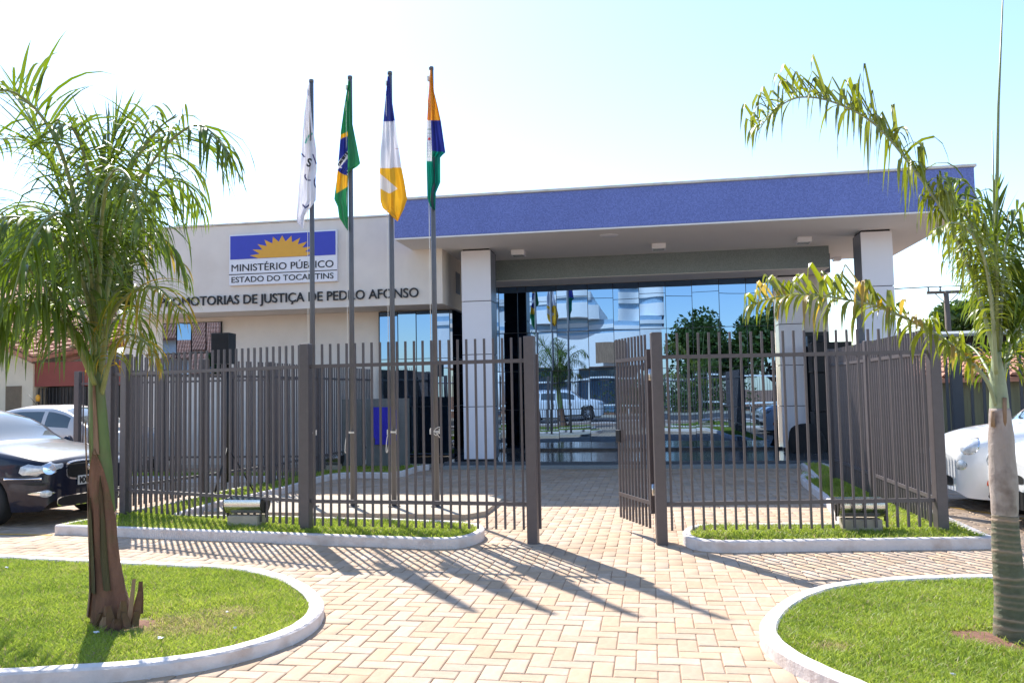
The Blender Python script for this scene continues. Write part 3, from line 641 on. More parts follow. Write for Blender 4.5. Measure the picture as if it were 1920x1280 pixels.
def flag(i, left, right, colf, label, extra=None):
    y0 = max(left[0][1], right[0][1]); y1 = min(left[-1][1], right[-1][1])
    la = np.array(left, float); ra = np.array(right, float); NV, NU = 220, 44
    V = []; Cc = []
    root = thing('flag', label, 'flag', (0, 0, 0), group='flags on the flagpoles')
    ph = i*1.7
    for j in range(NV+1):
        v = j/NV; yl = la[0][1]+(la[-1][1]-la[0][1])*v; yr = ra[0][1]+(ra[-1][1]-ra[0][1])*v
        xl = np.interp(yl, la[:, 1], la[:, 0]); xr_ = np.interp(yr, ra[:, 1], ra[:, 0])
        for k in range(NU+1):
            u = k/NU; cx = xl+(xr_-xl)*u; cy = yl+(yr-yl)*u
            px_, py_ = q2(cx, cy)
            dpt = -.055-(.05*math.sin(u*math.pi*2.3+ph+v*2.2)+.022*math.sin(u*17+ph*2-v*5)+.012*math.sin(v*23+u*6))*min(1, v*3+.15)
            V.append(gy(px_, py_, YP+dpt)); Cc.append(colf(cx, cy))
    V = np.array(V); idx = lambda j, k: j*(NU+1)+k
    Fq = np.array([(idx(j, k), idx(j+1, k), idx(j+1, k+1), idx(j, k+1)) for j in range(NV) for k in range(NU)])
    me = raw_mesh('cloth', V, Fq, M['flag'], smooth=True)
    at = me.color_attributes.new('col', 'FLOAT_COLOR', 'POINT'); at.data.foreach_set('color', np.c_[np.array(Cc), np.ones(len(Cc))].astype(np.float32).ravel())
    mobj('cloth', me, root)
    if extra:
        for ch, x, y, hpx, rot in extra:
            tm = text_mesh(ch, hpx/3.84*YP/F/.7, .0006, 'letter'); a, b = bbx(tm); v = np.array([p.co[:] for p in tm.vertices]); c = (a+b)/2; v = v-c
            cc, ss = math.cos(rot), math.sin(rot); X = v[:, 0]*cc-v[:, 1]*ss; Z = v[:, 0]*ss+v[:, 1]*cc
            pp = gy(*q2(x, y), YP-.15); tm.vertices.foreach_set('co', np.c_[X*.9, v[:, 2], Z].astype(np.float32).ravel()); tm.materials.clear(); tm.materials.append(M['ink']); tm.update(); mobj('letter', tm, root, loc=pp)
    return root
WHT = (.72, .71, .76); GRN = (.02, .20, .075); YEL = (.78, .42, .02); BLU = (.02, .03, .22); DGR = (.0, .2, .13); INKc = (.03, .03, .12)
def c1(x, y):
    d = math.hypot(x-735, (y-665)*.8)
    if 66 < d < 78 and x < 716 and y < 650: return (.08, .35, .28)
    # fragments of the curved lettering
    if abs(math.hypot(x-690, y-885)-30) < 5 and x < 700 and y > 870: return INKc
    if abs(math.hypot(x-765, (y-930)*.8)-38) < 5 and x < 745: return INKc
    if abs((x-728)-(y-760)*.35) < 5 and 725 < y < 800: return INKc
    if abs((x-640)-(y-728)*.9) < 7 and 718 < y < 748 and x > 630: return INKc
    if abs((y-1112)+(x-665)*(.9 if x < 665 else -.8)*-1) < 7 and 640 < x < 690: return INKc
    return WHT
flag(0, [(683, 228), (655, 430), (635, 700), (612, 1000), (598, 1180), (605, 1225), (643, 1263)], [(692, 232), (700, 350), (715, 520), (742, 700), (746, 830), (737, 900), (741, 1000), (738, 1060), (700, 1110), (660, 1170), (648, 1265)], c1,
     'white flag with a green arc and dark letters, hanging limp on the leftmost pole', [('S', 690, 787, 62, -.25)])
def c2(x, y):
    if x > 967-0*(y): return GRN
    yy = y+(x-967)*-.35
    if 600 < y+(967-x)*-.3+10 and math.hypot(x-985, (y-740)*.93)-0 < 132*1.0 and x < 967:
        bn = (y-790)+(x-915)*1.15
        if abs(bn) < 26:
            return (.75, .75, .75)
        if abs(bn+95) < 0: return BLU
        if math.hypot(x-918, y-823) < 6 or math.hypot(x-966, y-845) < 5 or math.hypot(x-966, y-870) < 5: return (.8, .8, .8)
        return BLU
    top = 565+(967-x)*.45; bot = 960+(967-x)*.6
    if top < y < bot and x > 886: return YEL
    return GRN
flag(1, [(972, 200), (940, 400), (918, 560), (905, 720), (888, 900), (870, 1050), (895, 1105), (905, 1180), (962, 1272)], [(986, 200), (994, 400), (1000, 500), (1030, 650), (1058, 795), (1034, 818), (1000, 838), (972, 862), (970, 1000), (970, 1275)], c2,
     'green flag with yellow and a blue globe, hanging limp on the second pole', [('ORDEM E', 932, 762, 20, .87)])
def c3(x, y):
    if y < 490+(x-1260)*-.05: return BLU
    if y < 826+(x-1260)*-.03: return WHT if not (abs(y-688) < 3 and x > 1310) else (.5, .3, .3)
    if y > 868+(x-1203)*.86 and y < 975+(x-1203)*.55 and y < 1010-(x-1265)*.55: return (.72, .66, .62)
    return YEL
flag(2, [(1254, 168), (1225, 480), (1203, 700), (1198, 860), (1202, 1060), (1218, 1112), (1260, 1150), (1322, 1208)], [(1268, 165), (1288, 350), (1308, 490), (1330, 650), (1355, 820), (1375, 920), (1396, 1050), (1372, 1120), (1328, 1210)], c3,
     'flag of blue, white and yellow bands, hanging limp on the third pole')
def c4(x, y):
    if y < 482+(x-1570)*.05: return (.80, .36, .03) if x > 1566 else (.8, .24, .03)
    if x < 1566+(y-480)*.03:
        if y < 778:
            if 545 < y < 552 or 575 < y < 580: return (.35, .4, .35)
            if math.hypot(x-1555, y-617) < 10: return (.6, .04, .05)
            if (int(x*1.3+y*.9) % 17 < 4 and 590 < y < 760) and (int(y) // 7) % 3: return (.15, .3, .17) if y > 690 else (.3, .3, .38)
            return (.7, .7, .74)
        return DGR
    if y < 706+(x-1600)*.1: return BLU
    return DGR
flag(3, [(1561, 118), (1538, 480), (1535, 800), (1540, 1040), (1560, 1100), (1588, 1128)], [(1571, 118), (1590, 280), (1615, 380), (1637, 480), (1671, 715), (1652, 732), (1634, 752), (1635, 930), (1603, 1005), (1598, 1130)], c4,
     'flag of orange, blue and green with a small crest, hanging limp on the rightmost pole')

# ------------------------------------------------------------------ small court objects
def floodlight(px_, py_, z, wpx, label, rz):
    p = gz(px_, py_, z); root = thing('floodlight', label, 'floodlight', (p[0], p[1], z), rz, group='floodlights on concrete blocks')
    k = wpx
    blk = MB().bbox(-.2*k, .2*k, -.12*k, .12*k, 0, .13*k, .006); blk.build('block', M['conc'], root)
    prof = [(math.cos(a)*.135*k, math.sin(a)*.135*k+.28*k) for a in np.linspace(R(-200), R(30), 18)]
    v = [(x, y, zz_) for x in (-.24*k, .24*k) for y, zz_ in prof]; n = len(prof)
    h = MB().add(v, [(i, i+1, n+i+1, n+i) for i in range(n-1)], smooth=True); h.build('reflector_housing', M['steel'], root)
    for x in (-.243*k, .243*k):
        MB().add([(x-.006, y, z_) for y, z_ in prof]+[(x+.006, y, z_) for y, z_ in prof], [tuple(range(n)), tuple(range(n, 2*n))[::-1]]+[(i, (i+1) % n, n+(i+1) % n, n+i) for i in range(n)]).build('end_cap', M['black'], root)
    y1, z1 = prof[0]; y2, z2 = prof[-1]
    MB().add([(-.235*k, y1, z1), (.235*k, y1, z1), (.235*k, y2, z2), (-.235*k, y2, z2)], [(0, 1, 2, 3)]).build('glass', M['car_glass'], root)
    MB().box(-.26*k, -.25*k, -.02, .02, .1*k, .28*k).box(.25*k, .26*k, -.02, .02, .1*k, .28*k).build('bracket', M['black'], root)
floodlight(463, 984, ZP-.02, .95, 'silver drum floodlight on a grey block in the left lawn, behind the fence bars', 0)
floodlight(1614, 993, ZP-.02, .95, 'silver drum floodlight on a brown block in the right lawn', 0)
floodlight(622, 882, ZP-.02, .9, 'small silver floodlight by the cream wall near the low grey panels', 0)
# two low panels and the cloth over the plaque
pa = gy(642, 800, 16.6); pb = gy(678, 800, 16.6); tp = gy(660, 748, 16.6)[2]
o = MB().bbox(pa[0], pb[0], 16.6, 16.8, -.02, tp, .006).build('standing_slab', M['totem']); tag(o, 'narrow plain grey standing panel left of the one with the blue cloth', 'panel')
pa = gy(686, 800, 16.6); pb = gy(763, 800, 16.6); tp = gy(720, 747, 16.6)[2]
o = MB().bbox(pa[0], pb[0], 16.6, 16.8, -.02, tp, .006).build('standing_slab', M['totem']); tag(o, 'wide grey standing panel that bears the blue cloth', 'panel')
V = []; nx, nz_ = 24, 24
for j in range(nz_+1):
    for i in range(nx+1):
        u = i/nx; v = j/nz_; lf = 697+6*math.sin(v*3)+(5 if v > .8 else 0)-5*math.sin(v*math.pi); rt = 741+6*math.sin(v*math.pi)
        p = gy(lf+(rt-lf)*u, 763+70*v, 16.55-.02*math.sin(u*9+v*2)-.02); V.append(tuple(p))
for p in list(V): V.append((p[0], p[1]+.012, p[2]))
q = (nx+1)*(nz_+1); fs = [(j*(nx+1)+i, j*(nx+1)+i+1, (j+1)*(nx+1)+i+1, (j+1)*(nx+1)+i) for j in range(nz_) for i in range(nx)]
o = MB().add(V, fs+[tuple(q+k for k in f[::-1]) for f in fs], smooth=True).build('plaque_cover', M['plaque_cloth']); tag(o, 'blue cloth draped over the plaque on the wide grey panel', 'cloth')
# loudspeaker on a tripod
p = gz(427, 928, ZP-.02); root = thing('loudspeaker', 'black loudspeaker raised on its stand in front of the cream wall', 'speaker', (p[0], p[1], 0))
a = gy(405, 650, p[1])[0]-p[0]; b = gy(438, 650, p[1])[0]-p[0]; zt = gy(420, 625, p[1])[2]; zb_ = gy(420, 682, p[1])[2]
fix(MB().prism([(a, -.15), (b, -.15), (b-.04, .15), (a+.04, .15)], zb_, zt).build('cabinet', M['black'], root)); MB().box(a+.02, b-.02, -.157, -.151, zb_+.02, zt-.02).build('grille', M['cloth_black'], root)
root2 = thing('speaker_stand', 'black tripod stand under the loudspeaker on the left lawn', 'stand', (p[0], p[1], ZP-.02)); MB().tube([(0, 0, .2), (0, 0, zb_-.1)], .02, 10).build('pole', M['black'], root2)
for k in range(3):
    an = k*2.094+.5; MB().tube([(0, 0, .75), (.4*math.cos(an), .4*math.sin(an), .01)], .012, 8).build('leg', M['black'], root2)
# black boxes and covered equipment at the right under the porch
p = gy(1545, 800, 19.8)
root = thing('black_stack', 'tall stack of black boxes beside the right glass door', 'speaker', (p[0], 19.8, FL)); zt = gy(1545, 642, 19.8)[2]-FL
h1 = zt*.36; MB().bbox(-.24, .3, -.25, .25, 0, h1, .012).build('cabinet', M['black'], root); MB().bbox(-.22, .28, -.22, .22, h1+.004, h1*2, .012).build('cabinet', M['black'], root); MB().bbox(-.24, .62, -.25, .25, h1*2+.004, zt, .012).build('cabinet', M['black'], root)
p = gy(1510, 840, 19.4); V = []; n = 28
for j in range(9):
    for k in range(n):
        a = 2*math.pi*k/n; rr = math.cos(j/8*math.pi/2)**.7*(1+.12*math.sin(3*a+j)+.06*math.sin(7*a)); V.append((rr*.42*math.cos(a)+.05*j/8, rr*.3*math.sin(a), .62*math.sin(j/8*math.pi/2)+.02*math.sin(5*a+j)))
o = MB().add(V, [(j*n+k, j*n+(k+1) % n, (j+1)*n+(k+1) % n, (j+1)*n+k) for j in range(8) for k in range(n)], smooth=True).build('covered_equipment', M['cloth_black'], None, loc=(p[0], 19.4, FL)); tag(o, 'heap of equipment under black cloth at the foot of the white glass-side pillar', 'equipment')

# ------------------------------------------------------------------ palms
def arr(v): return Vector([float(q) for q in v])
def leaflet_mesh(mb, p, d, L, wd, droop, nseg=6, hook=False):
    p = Vector(p); d = Vector(d).normalized(); V = []; tw = random.uniform(-.5, .5); nrm = Vector((random.uniform(-1, 1)*.5, random.uniform(-1, 1)*.5, 1))
    kink = random.random() < .35; kpos = random.uniform(.35, .7)
    for i in range(nseg+1):
        t = i/nseg; wv = d.cross(nrm)
        if wv.length < 1e-3: wv = Vector((1, 0, 0))
        wv.normalize(); wv = Matrix.Rotation(tw*t, 3, d) @ wv
        prof = (.45+2.2*t if t < .25 else 1)*(1-max(0, (t-.35)/.65)**1.6); ww = wd*max(prof, .04)/2
        fold = d.cross(wv)*ww*.35
        V += [p-wv*ww, p+fold, p+wv*ww]
        g = droop*(1.0+t*1.2)*(2.6 if (kink and abs(t-kpos) < .12) else 1)
        if hook: g = .05 if abs(t-kpos) > .13 else 1.5+random.random()
        d = (d+Vector((0, 0, -g))).normalized(); p = p+d*(L/nseg)
    f = []
    for i in range(nseg):
        a = i*3; f += [(a, a+1, a+4, a+3), (a+1, a+2, a+5, a+4)]
    mb.add(V, f, smooth=True)
FINE = 1.0
def frond(root, pts, n=42, Lmax=.5, wd=.0225, start=.22, m='leaf', single=False, rr=.016, droop=.22, spread=1.0, upright=.25, tip=.35, rm='rachis', dry=0., hookp=0.):
    S = spline([tuple(map(float, p)) for p in pts], 10); S = [Vector(p) for p in S]; NS = len(S)
    fr = MB().tube(S, [rr*(1-.8*i/NS) for i in range(NS)], 7).build('frond', M[rm], root)
    cum = [0]
    for i in range(1, NS): cum.append(cum[-1]+(S[i]-S[i-1]).length)
    tot = cum[-1]; mb = MB(); mbd = MB()
    for k in range(n):
        t = start+(1-start)*(k+random.random()*.5)/n; s = t*tot; i = min(range(NS-1), key=lambda q: abs(cum[q]-s)); p = S[i]+(S[i+1]-S[i])*((s-cum[i])/max(cum[i+1]-cum[i], 1e-5)); T = (S[min(i+1, NS-1)]-S[max(i-1, 0)]).normalized()
        sidev = T.cross(Vector((0, 0, 1)))
        if sidev.length < .25: sidev = T.cross(Vector((0, 1, .2)))
        sidev.normalize(); upv = sidev.cross(T)
        for sgn in (-1, 1):
            u = (t-start)/(1-start); prof = (.55+.9*u if u < .5 else 1.0-(1-tip)*((u-.5)/.5)**1.5)
            L = Lmax*prof*random.uniform(.8, 1.15); lift = random.gauss(upright, .38)
            d = sidev*sgn*spread*random.uniform(.8, 1.1)+T*random.uniform(.55, 1.0)+upv*lift
            tgt = mb
            if single: tgt = MB()
            elif random.random() < dry: tgt = mbd
            hk = random.random() < hookp*(1.5 if sgn > 0 else .6)
            if hk: d = sidev*sgn*.5+T*.5+Vector((0, 0, random.uniform(.7, 1.5)))
            leaflet_mesh(tgt, p, d, L*(1.35 if hk else 1), wd*random.uniform(.75, 1.2), droop*random.uniform(.6, 1.4), nseg=8 if hk else 6, hook=hk)
            if single: tgt.build('leaflet', M['leaf_dry' if random.random() < dry else m], fr)
    if not single:
        if mb.v: o = mb.build('leaflets', M[m], fr); o['kind'] = 'stuff'
        if mbd.v: o = mbd.build('leaflets', M['leaf_dry'], fr); o['kind'] = 'stuff'
    return fr
# left palm -----------------------------------------------------------
YL = gz(215, 1168, .05)[1]; base = gz(213, 1166, .05)
def LP(x, y, dy=0.): return arr(gy(x, y, YL+dy))
pl = thing('palm_tree', 'palm with reddish brown torn trunk in the front left bed', 'palm tree', tuple(base)); off = -Vector(base)
def rel(root, pts): return [Vector(p)-Vector(root.location) for p in pts]
ax = [(213, 1180), (210, 1150), (205, 1110), (198, 1040), (194, 960)]; rad = [.148, .136, .106, .086, .078]
S = spline([(*LP(x, y), r) for (x, y), r in zip(ax, rad)], 6)
tk = MB().tube(rel(pl, [s[:3] for s in S]), [s[3] for s in S], 20)
v = np.array(tk.v); v[:, :] += rng.normal(0, .0025, v.shape); tk.v = [tuple(q) for q in v]; tk.build('trunk', M['bark_red'], pl)
ax = [(194, 964), (190, 884), (187, 840), (184, 780), (180, 700), (182, 640), (188, 560), (190, 480)]; rad = [.077, .073, .068, .06, .048, .042, .04, .03]
S = spline([(*LP(x, y), r) for (x, y), r in zip(ax, rad)], 6); MB().tube(rel(pl, [s[:3] for s in S]), [s[3] for s in S], 18).build('crownshaft', M['shaft'], pl)
def strip(root, pts, wds, name, m, th=.006, yo=-.0):
    V = []; n = len(pts)
    for (x, y, dy), wv in zip(pts, wds):
        p = LP(x, y, dy)-Vector(root.location); V += [(p.x-wv/2, p.y+.01, p.z), (p.x, p.y-.012, p.z+.0), (p.x+wv/2, p.y+.01, p.z)]
    b = len(V); V += [(a, c+th, d) for a, c, d in V[:b]]
    f = []
    for i in range(n-1):
        for k in range(2): q = i*3+k; f += [(q, q+1, q+4, q+3), (b+q+3, b+q+4, b+q+1, b+q)]
        f += [(i*3, i*3+3, b+i*3+3, b+i*3), (i*3+2, b+i*3+2, b+i*3+5, i*3+5)]
    return MB().add(V, f).build(name, M[m], root)
def wrap(root, ys_, axis, hw, name, m, c0=-90, off=.006, nj=8):      # a sheath piece wrapped round the trunk: hw = half angles per height
    V = []; ax_ = np.array([(y, x, r) for x, y, r in axis]); ax_ = ax_[np.argsort(ax_[:, 0])]
    for y, h2 in zip(ys_, hw):
        cx = np.interp(y, ax_[:, 0], ax_[:, 1]); rr_ = np.interp(y, ax_[:, 0], ax_[:, 2])
        P = LP(cx, y)-Vector(root.location)
        for k in range(nj+1):
            a = R(c0+h2*(2*k/nj-1)+random.uniform(-2, 2)); q = rr_+off+random.uniform(0, .005)+(.006 if k in (0, nj) else 0)
            V.append((P.x+q*math.cos(a), P.y+q*math.sin(a), P.z+random.uniform(-.006, .006)))
    n = len(ys_); f = [(i*(nj+1)+k, i*(nj+1)+k+1, (i+1)*(nj+1)+k+1, (i+1)*(nj+1)+k) for i in range(n-1) for k in range(nj)]; b = len(V); V += [(x*1-0, y+.004, z) for x, y, z in V]
    return MB().add(V, f+[tuple(b+q for q in g[::-1]) for g in f], smooth=False).build(name, M[m], root)
TRX = [(213, 1180, .148), (210, 1150, .136), (205, 1110, .106), (198, 1040, .086), (194, 960, .078), (190, 880, .074), (187, 840, .068), (184, 780, .06), (180, 700, .048)]
wrap(pl, [1150, 1110, 1060, 1000, 950, 910, 880, 860, 840], TRX, [75, 78, 80, 78, 70, 50, 34, 18, 3], 'old_sheath', 'bark_red', c0=-80, off=.006)
wrap(pl, [1150, 1100, 1050, 990, 930, 870, 820, 790], TRX, [16, 22, 20, 17, 14, 11, 8, 2], 'old_sheath', 'husk', c0=-140, off=.016)
wrap(pl, [1105, 1060, 1010, 960, 930], TRX, [14, 18, 13, 8, 2], 'old_sheath', 'olive_bark', c0=-112, off=.014)
wrap(pl, [1100, 1040, 980, 920, 890], TRX, [10, 12, 10, 6, 1], 'old_sheath', 'olive_bark', c0=-60, off=.014)
wrap(pl, [850, 800, 760, 730, 700], TRX, [14, 12, 9, 6, 1], 'old_sheath', 'husk', c0=-70, off=.006)
for (x, y, h_, lx, wv, dy) in ((180, 1178, 30, 8, .07, -.15), (203, 1175, 40, -3, .09, -.17), (226, 1172, 46, 3, .08, -.165), (240, 1165, 80, 10, .035, -.13), (252, 1160, 52, 8, .06, -.1), (260, 1150, 60, 2, .05, -.06), (172, 1172, 26, 18, .05, -.1), (166, 1188, 38, 20, .025, -.17), (236, 1178, 30, -6, .07, -.17), (192, 1182, 26, 3, .08, -.175), (214, 1184, 24, 3, .09, -.18), (250, 1174, 28, 4, .06, -.14)):
    strip(pl, [(x, y, dy), (x+lx*.5, y-h_*.5, dy*1.02), (x+lx, y-h_, dy*1.08)], [wv, wv*.9, wv*.45], 'husk_piece', random.choice(['husk', 'bark_red', 'bark_red']))
FL_ = [
 ([(188, 640, 0), (215, 470, -.1), (262, 340, -.2), (322, 262, -.3), (378, 236, -.35), (432, 290, -.4)], dict(n=52, Lmax=.68, single=True, droop=.30, wd=.022, start=.28, upright=.1)),
 ([(186, 650, .1), (235, 480, .35), (285, 370, .6), (335, 335, .8), (375, 390, 1.0)], dict(n=41, Lmax=.66, droop=.34, m='leaf')),
 ([(184, 640, 0), (150, 420, -.2), (112, 280, -.35), (62, 200, -.5), (0, 170, -.7), (-70, 225, -.9)], dict(n=56, Lmax=.66, droop=.14, upright=.95, single=True)),
 ([(178, 700, 0), (120, 590, -.25), (60, 510, -.5), (-10, 490, -.7), (-80, 560, -.9)], dict(n=47, Lmax=.68, droop=.3, m='leaf', upright=0)),
 ([(188, 560, 0), (186, 420, .0), (196, 330, .05), (212, 265, .1), (228, 225, .12)], dict(n=29, Lmax=.66, droop=.02, upright=.1, spread=.36, start=.3, wd=.022)),
 ([(182, 620, 0), (140, 440, .1), (95, 300, .3), (55, 220, .4), (20, 170, .5)], dict(n=34, Lmax=.6, droop=.04, spread=.45, upright=.3, start=.25)),
 ([(184, 640, -.05), (160, 460, -.4), (110, 400, -.8), (55, 460, -1.1), (20, 570, -1.2)], dict(n=41, Lmax=.6, droop=.34, m='leaf')),
 ([(176, 690, -.05), (140, 620, -.2), (95, 560, -.4), (40, 560, -.6), (-20, 640, -.7)], dict(n=34, Lmax=.5, droop=.34)),
 ([(188, 700, 0), (205, 600, -.15), (245, 550, -.3), (295, 540, -.4), (345, 590, -.45)], dict(n=38, Lmax=.46, wd=.017, droop=.26, m='leaf_pale', dry=.3, upright=.1)),
 ([(190, 740, 0), (208, 670, -.1), (235, 630, -.2), (270, 640, -.3), (300, 680, -.3)], dict(n=26, Lmax=.36, wd=.016, droop=.34, dry=.45, m='leaf_pale')),
 ([(186, 640, .1), (200, 470, .3), (235, 330, .5), (290, 250, .8), (345, 255, 1.0)], dict(n=39, Lmax=.66, droop=.32)),
 ([(184, 640, .1), (150, 480, .4), (90, 400, .8), (20, 390, 1.1), (-50, 450, 1.3)], dict(n=39, Lmax=.7, droop=.32)),
 ([(186, 620, .1), (190, 450, .5), (215, 380, .9), (260, 390, 1.3), (300, 470, 1.5)], dict(n=37, Lmax=.6, droop=.35)),
 ([(184, 620, -.1), (190, 430, -.4), (205, 330, -.7), (240, 330, -1.0), (270, 430, -1.15)], dict(n=37, Lmax=.5, droop=.3)),
 ([(180, 680, 0), (165, 560, -.2), (130, 480, -.4), (70, 420, -.6), (0, 410, -.8), (-60, 470, -1)], dict(n=41, Lmax=.62, droop=.33)),
 ([(184, 660, 0), (165, 520, .15), (125, 350, .25), (60, 270, .3), (-20, 260, .4)], dict(n=39, Lmax=.62, droop=.2, upright=.5)),
 ([(186, 690, .1), (160, 600, .4), (120, 560, .8), (70, 570, 1.1), (30, 640, 1.3)], dict(n=34, Lmax=.5, droop=.3)),
 ([(184, 680, .1), (150, 580, .3), (100, 470, .5), (40, 470, .7), (-20, 560, .8)], dict(n=39, Lmax=.6, droop=.3)),
 ([(186, 660, .1), (215, 560, .3), (260, 470, .5), (310, 450, .6), (350, 520, .7)], dict(n=32, Lmax=.52, droop=.34, dry=.12)),
 ([(184, 600, 0), (175, 420, -.15), (160, 300, -.3), (130, 235, -.5), (90, 250, -.7)], dict(n=34, Lmax=.55, droop=.22, upright=.5)),
 ([(178, 720, -.05), (130, 620, -.3), (75, 575, -.55), (10, 580, -.75), (-60, 650, -.9)], dict(n=35, Lmax=.62, droop=.4)),
 ([(186, 660, 0), (205, 470, -.05), (240, 330, -.1), (290, 250, -.15), (330, 215, -.2)], dict(n=32, Lmax=.6, droop=.12, upright=.5)),
 ([(188, 720, .05), (200, 640, .2), (225, 590, .4), (255, 590, .6), (275, 640, .7)], dict(n=26, Lmax=.42, droop=.3, dry=.15)),
]
for pts, kw in FL_: frond(pl, rel(pl, [LP(*q) for q in pts]), rr=.019, **kw)
strip(pl, [(190, 560, -.06), (186, 460, -.06), (184, 360, -.05), (196, 250, -.04)], [.1, .11, .09, .01], 'spear_leaf', 'shaft')
# right palm ----------------------------------------------------------
YR = gz(1900, 1198, .05)[1]
def RP(x, y, dy=0.): return arr(gy(x, y, YR+dy))
bs = RP(1898, 1200); pr = thing('palm_tree', 'palm with pale ringed trunk and arching fronds in the front right bed', 'palm tree', tuple(bs))
ax = [(1902, 1212), (1899, 1180), (1896, 1120), (1890, 1060), (1886, 1010), (1884, 965)]; rad = [.113, .104, .092, .083, .077, .071]
S = spline([(*RP(x, y), r) for (x, y), r in zip(ax, rad)], 24); rings = []; rr_ = []
acc = 0
for i, s in enumerate(S):
    ph = (i/len(S)*17+.45*math.sin(i*.13)+.2*math.sin(i*.41)) % 1; ring = math.exp(-((ph-.5)/.15)**2)*(.75+.25*math.sin(i*1.7)); rings.append(ring*random.uniform(.7, 1)); rr_.append(s[3]*(1+.035*ring))
n = 24; mb = MB().tube(rel(pr, [s[:3] for s in S]), rr_, n); _v = np.array(mb.v)+rng.normal(0, .0016, (len(mb.v), 3)); _v[:, 2] += np.repeat(np.sin(np.arange(n)/n*6.283*2)[None]*.004, len(S), 0).ravel(); mb.v = [tuple(q) for q in _v]; o = mb.build('trunk', M['rings'], pr)
at = o.data.attributes.new('rnd', 'FLOAT', 'POINT'); at.data.foreach_set('value', np.repeat(np.array(rings), n).astype(np.float32))
ax = [(1884, 972), (1883, 930), (1879, 860), (1876, 800), (1874, 765)]; rad = [.068, .077, .074, .066, .055]
S = spline([(*RP(x, y), r) for (x, y), r in zip(ax, rad)], 6); MB().tube(rel(pr, [s[:3] for s in S]), [s[3]*(1+.02*math.sin(i*.9)) for i, s in enumerate(S)], 18).build('old_sheath', M['sheath_grey'], pr)
ax = [(1875, 800), (1873, 750), (1870, 700), (1868, 660)]; rad = [.056, .052, .04, .022]
S = spline([(*RP(x, y), r) for (x, y), r in zip(ax, rad)], 5); MB().tube(rel(pr, [s[:3] for s in S]), [s[3] for s in S], 16).build('crownshaft', M['petiole_grey'], pr)
MB().tube(rel(pr, [RP(1883, 800, -.05), RP(1884, 745, -.06)]), [.014, .012], 8).build('petiole_stub', M['husk'], pr); MB().tube(rel(pr, [RP(1862, 800, -.05), RP(1861, 770, -.06)]), [.013, .011], 8).build('petiole_stub', M['husk'], pr)
FR_ = [
 ([(1868, 740, -.02), (1864, 670, -.05), (1837, 561, -.1), (1807, 482, -.12), (1770, 400, -.15), (1713, 317, -.18), (1640, 233, -.2), (1563, 192, -.22), (1500, 183, -.22), (1455, 205, -.22), (1421, 245, -.2)], dict(n=78, Lmax=.42, single=True, droop=.34, start=.26, wd=.0225, upright=.5, tip=.62, m='leaf_pale', hookp=.5)),
 ([(1868, 760, -.03), (1846, 707, -.08), (1785, 647, -.12), (1725, 610, -.15), (1650, 576, -.2), (1594, 563, -.22), (1526, 553, -.22), (1460, 556, -.2), (1408, 572, -.18)], dict(n=72, Lmax=.32, single=True, droop=.33, start=.16, wd=.027, upright=.4, tip=.6, m='leaf_pale', hookp=.38, dry=.16)),
 ([(1869, 700, .05), (1860, 560, .0), (1835, 450, -.05), (1790, 385, -.1), (1730, 370, -.12)], dict(n=46, Lmax=.26, droop=.3, hookp=.4, m='leaf_pale')),
 ([(1874, 750, 0), (1885, 680, .0), (1905, 620, .0), (1945, 540, .0), (2010, 480, .0), (2090, 480, .0)], dict(n=56, Lmax=.42, droop=.26, start=.15)),
 ([(1870, 720, .05), (1868, 600, .15), (1860, 480, .3), (1835, 390, .5), (1780, 370, .7)], dict(n=44, Lmax=.36, droop=.32)),
 ([(1870, 720, .05), (1880, 600, .2), (1900, 480, .4), (1940, 420, .6), (2000, 430, .8)], dict(n=44, Lmax=.42, droop=.34)),
 ([(1868, 720, .0), (1862, 560, .1), (1850, 440, .2), (1820, 350, .3), (1770, 330, .35)], dict(n=46, Lmax=.33, droop=.34)),
 ([(1870, 720, .05), (1878, 560, .05), (1890, 440, .1), (1925, 380, .1), (1985, 390, .1)], dict(n=42, Lmax=.38, droop=.32)),
 ([(1869, 720, .1), (1868, 580, .4), (1862, 470, .8), (1835, 420, 1.2), (1790, 440, 1.5)], dict(n=34, Lmax=.42, droop=.34)),
 ([(1872, 740, .05), (1890, 680, .3), (1920, 630, .6), (1975, 620, .9)], dict(n=36, Lmax=.35, droop=.3, m='leaf_pale')),
 ([(1870, 740, .05), (1850, 690, .3), (1820, 650, .6), (1770, 640, .9)], dict(n=34, Lmax=.26, droop=.36, dry=.3)),
 ([(1868, 700, -.05), (1858, 560, -.2), (1840, 470, -.3), (1800, 420, -.4), (1750, 430, -.45)], dict(n=40, Lmax=.27, droop=.36, m='leaf_pale')),
 ([(1867, 700, 0), (1864, 500, .02), (1866, 420, .03), (1868, 350, .03)], dict(n=20, Lmax=.3, droop=.02, spread=.12, upright=.05, start=.35, wd=.02)),
]
for pts, kw in FR_: frond(pr, rel(pr, [RP(*q) for q in pts]), rr=.0135, rm='petiole_grey', **kw)
MB().tube(rel(pr, [RP(1869, 700), RP(1868, 420), RP(1872, 200), RP(1882, -40)]), [.014, .012, .008, .003], 7).build('spear_leaf', M['rachis'], pr)
MB().tube(rel(pr, [RP(1866, 640, .03), RP(1864, 430, .03), RP(1861, 245, .03)]), [.008, .007, .003], 7).build('spear_leaf', M['rachis'], pr)

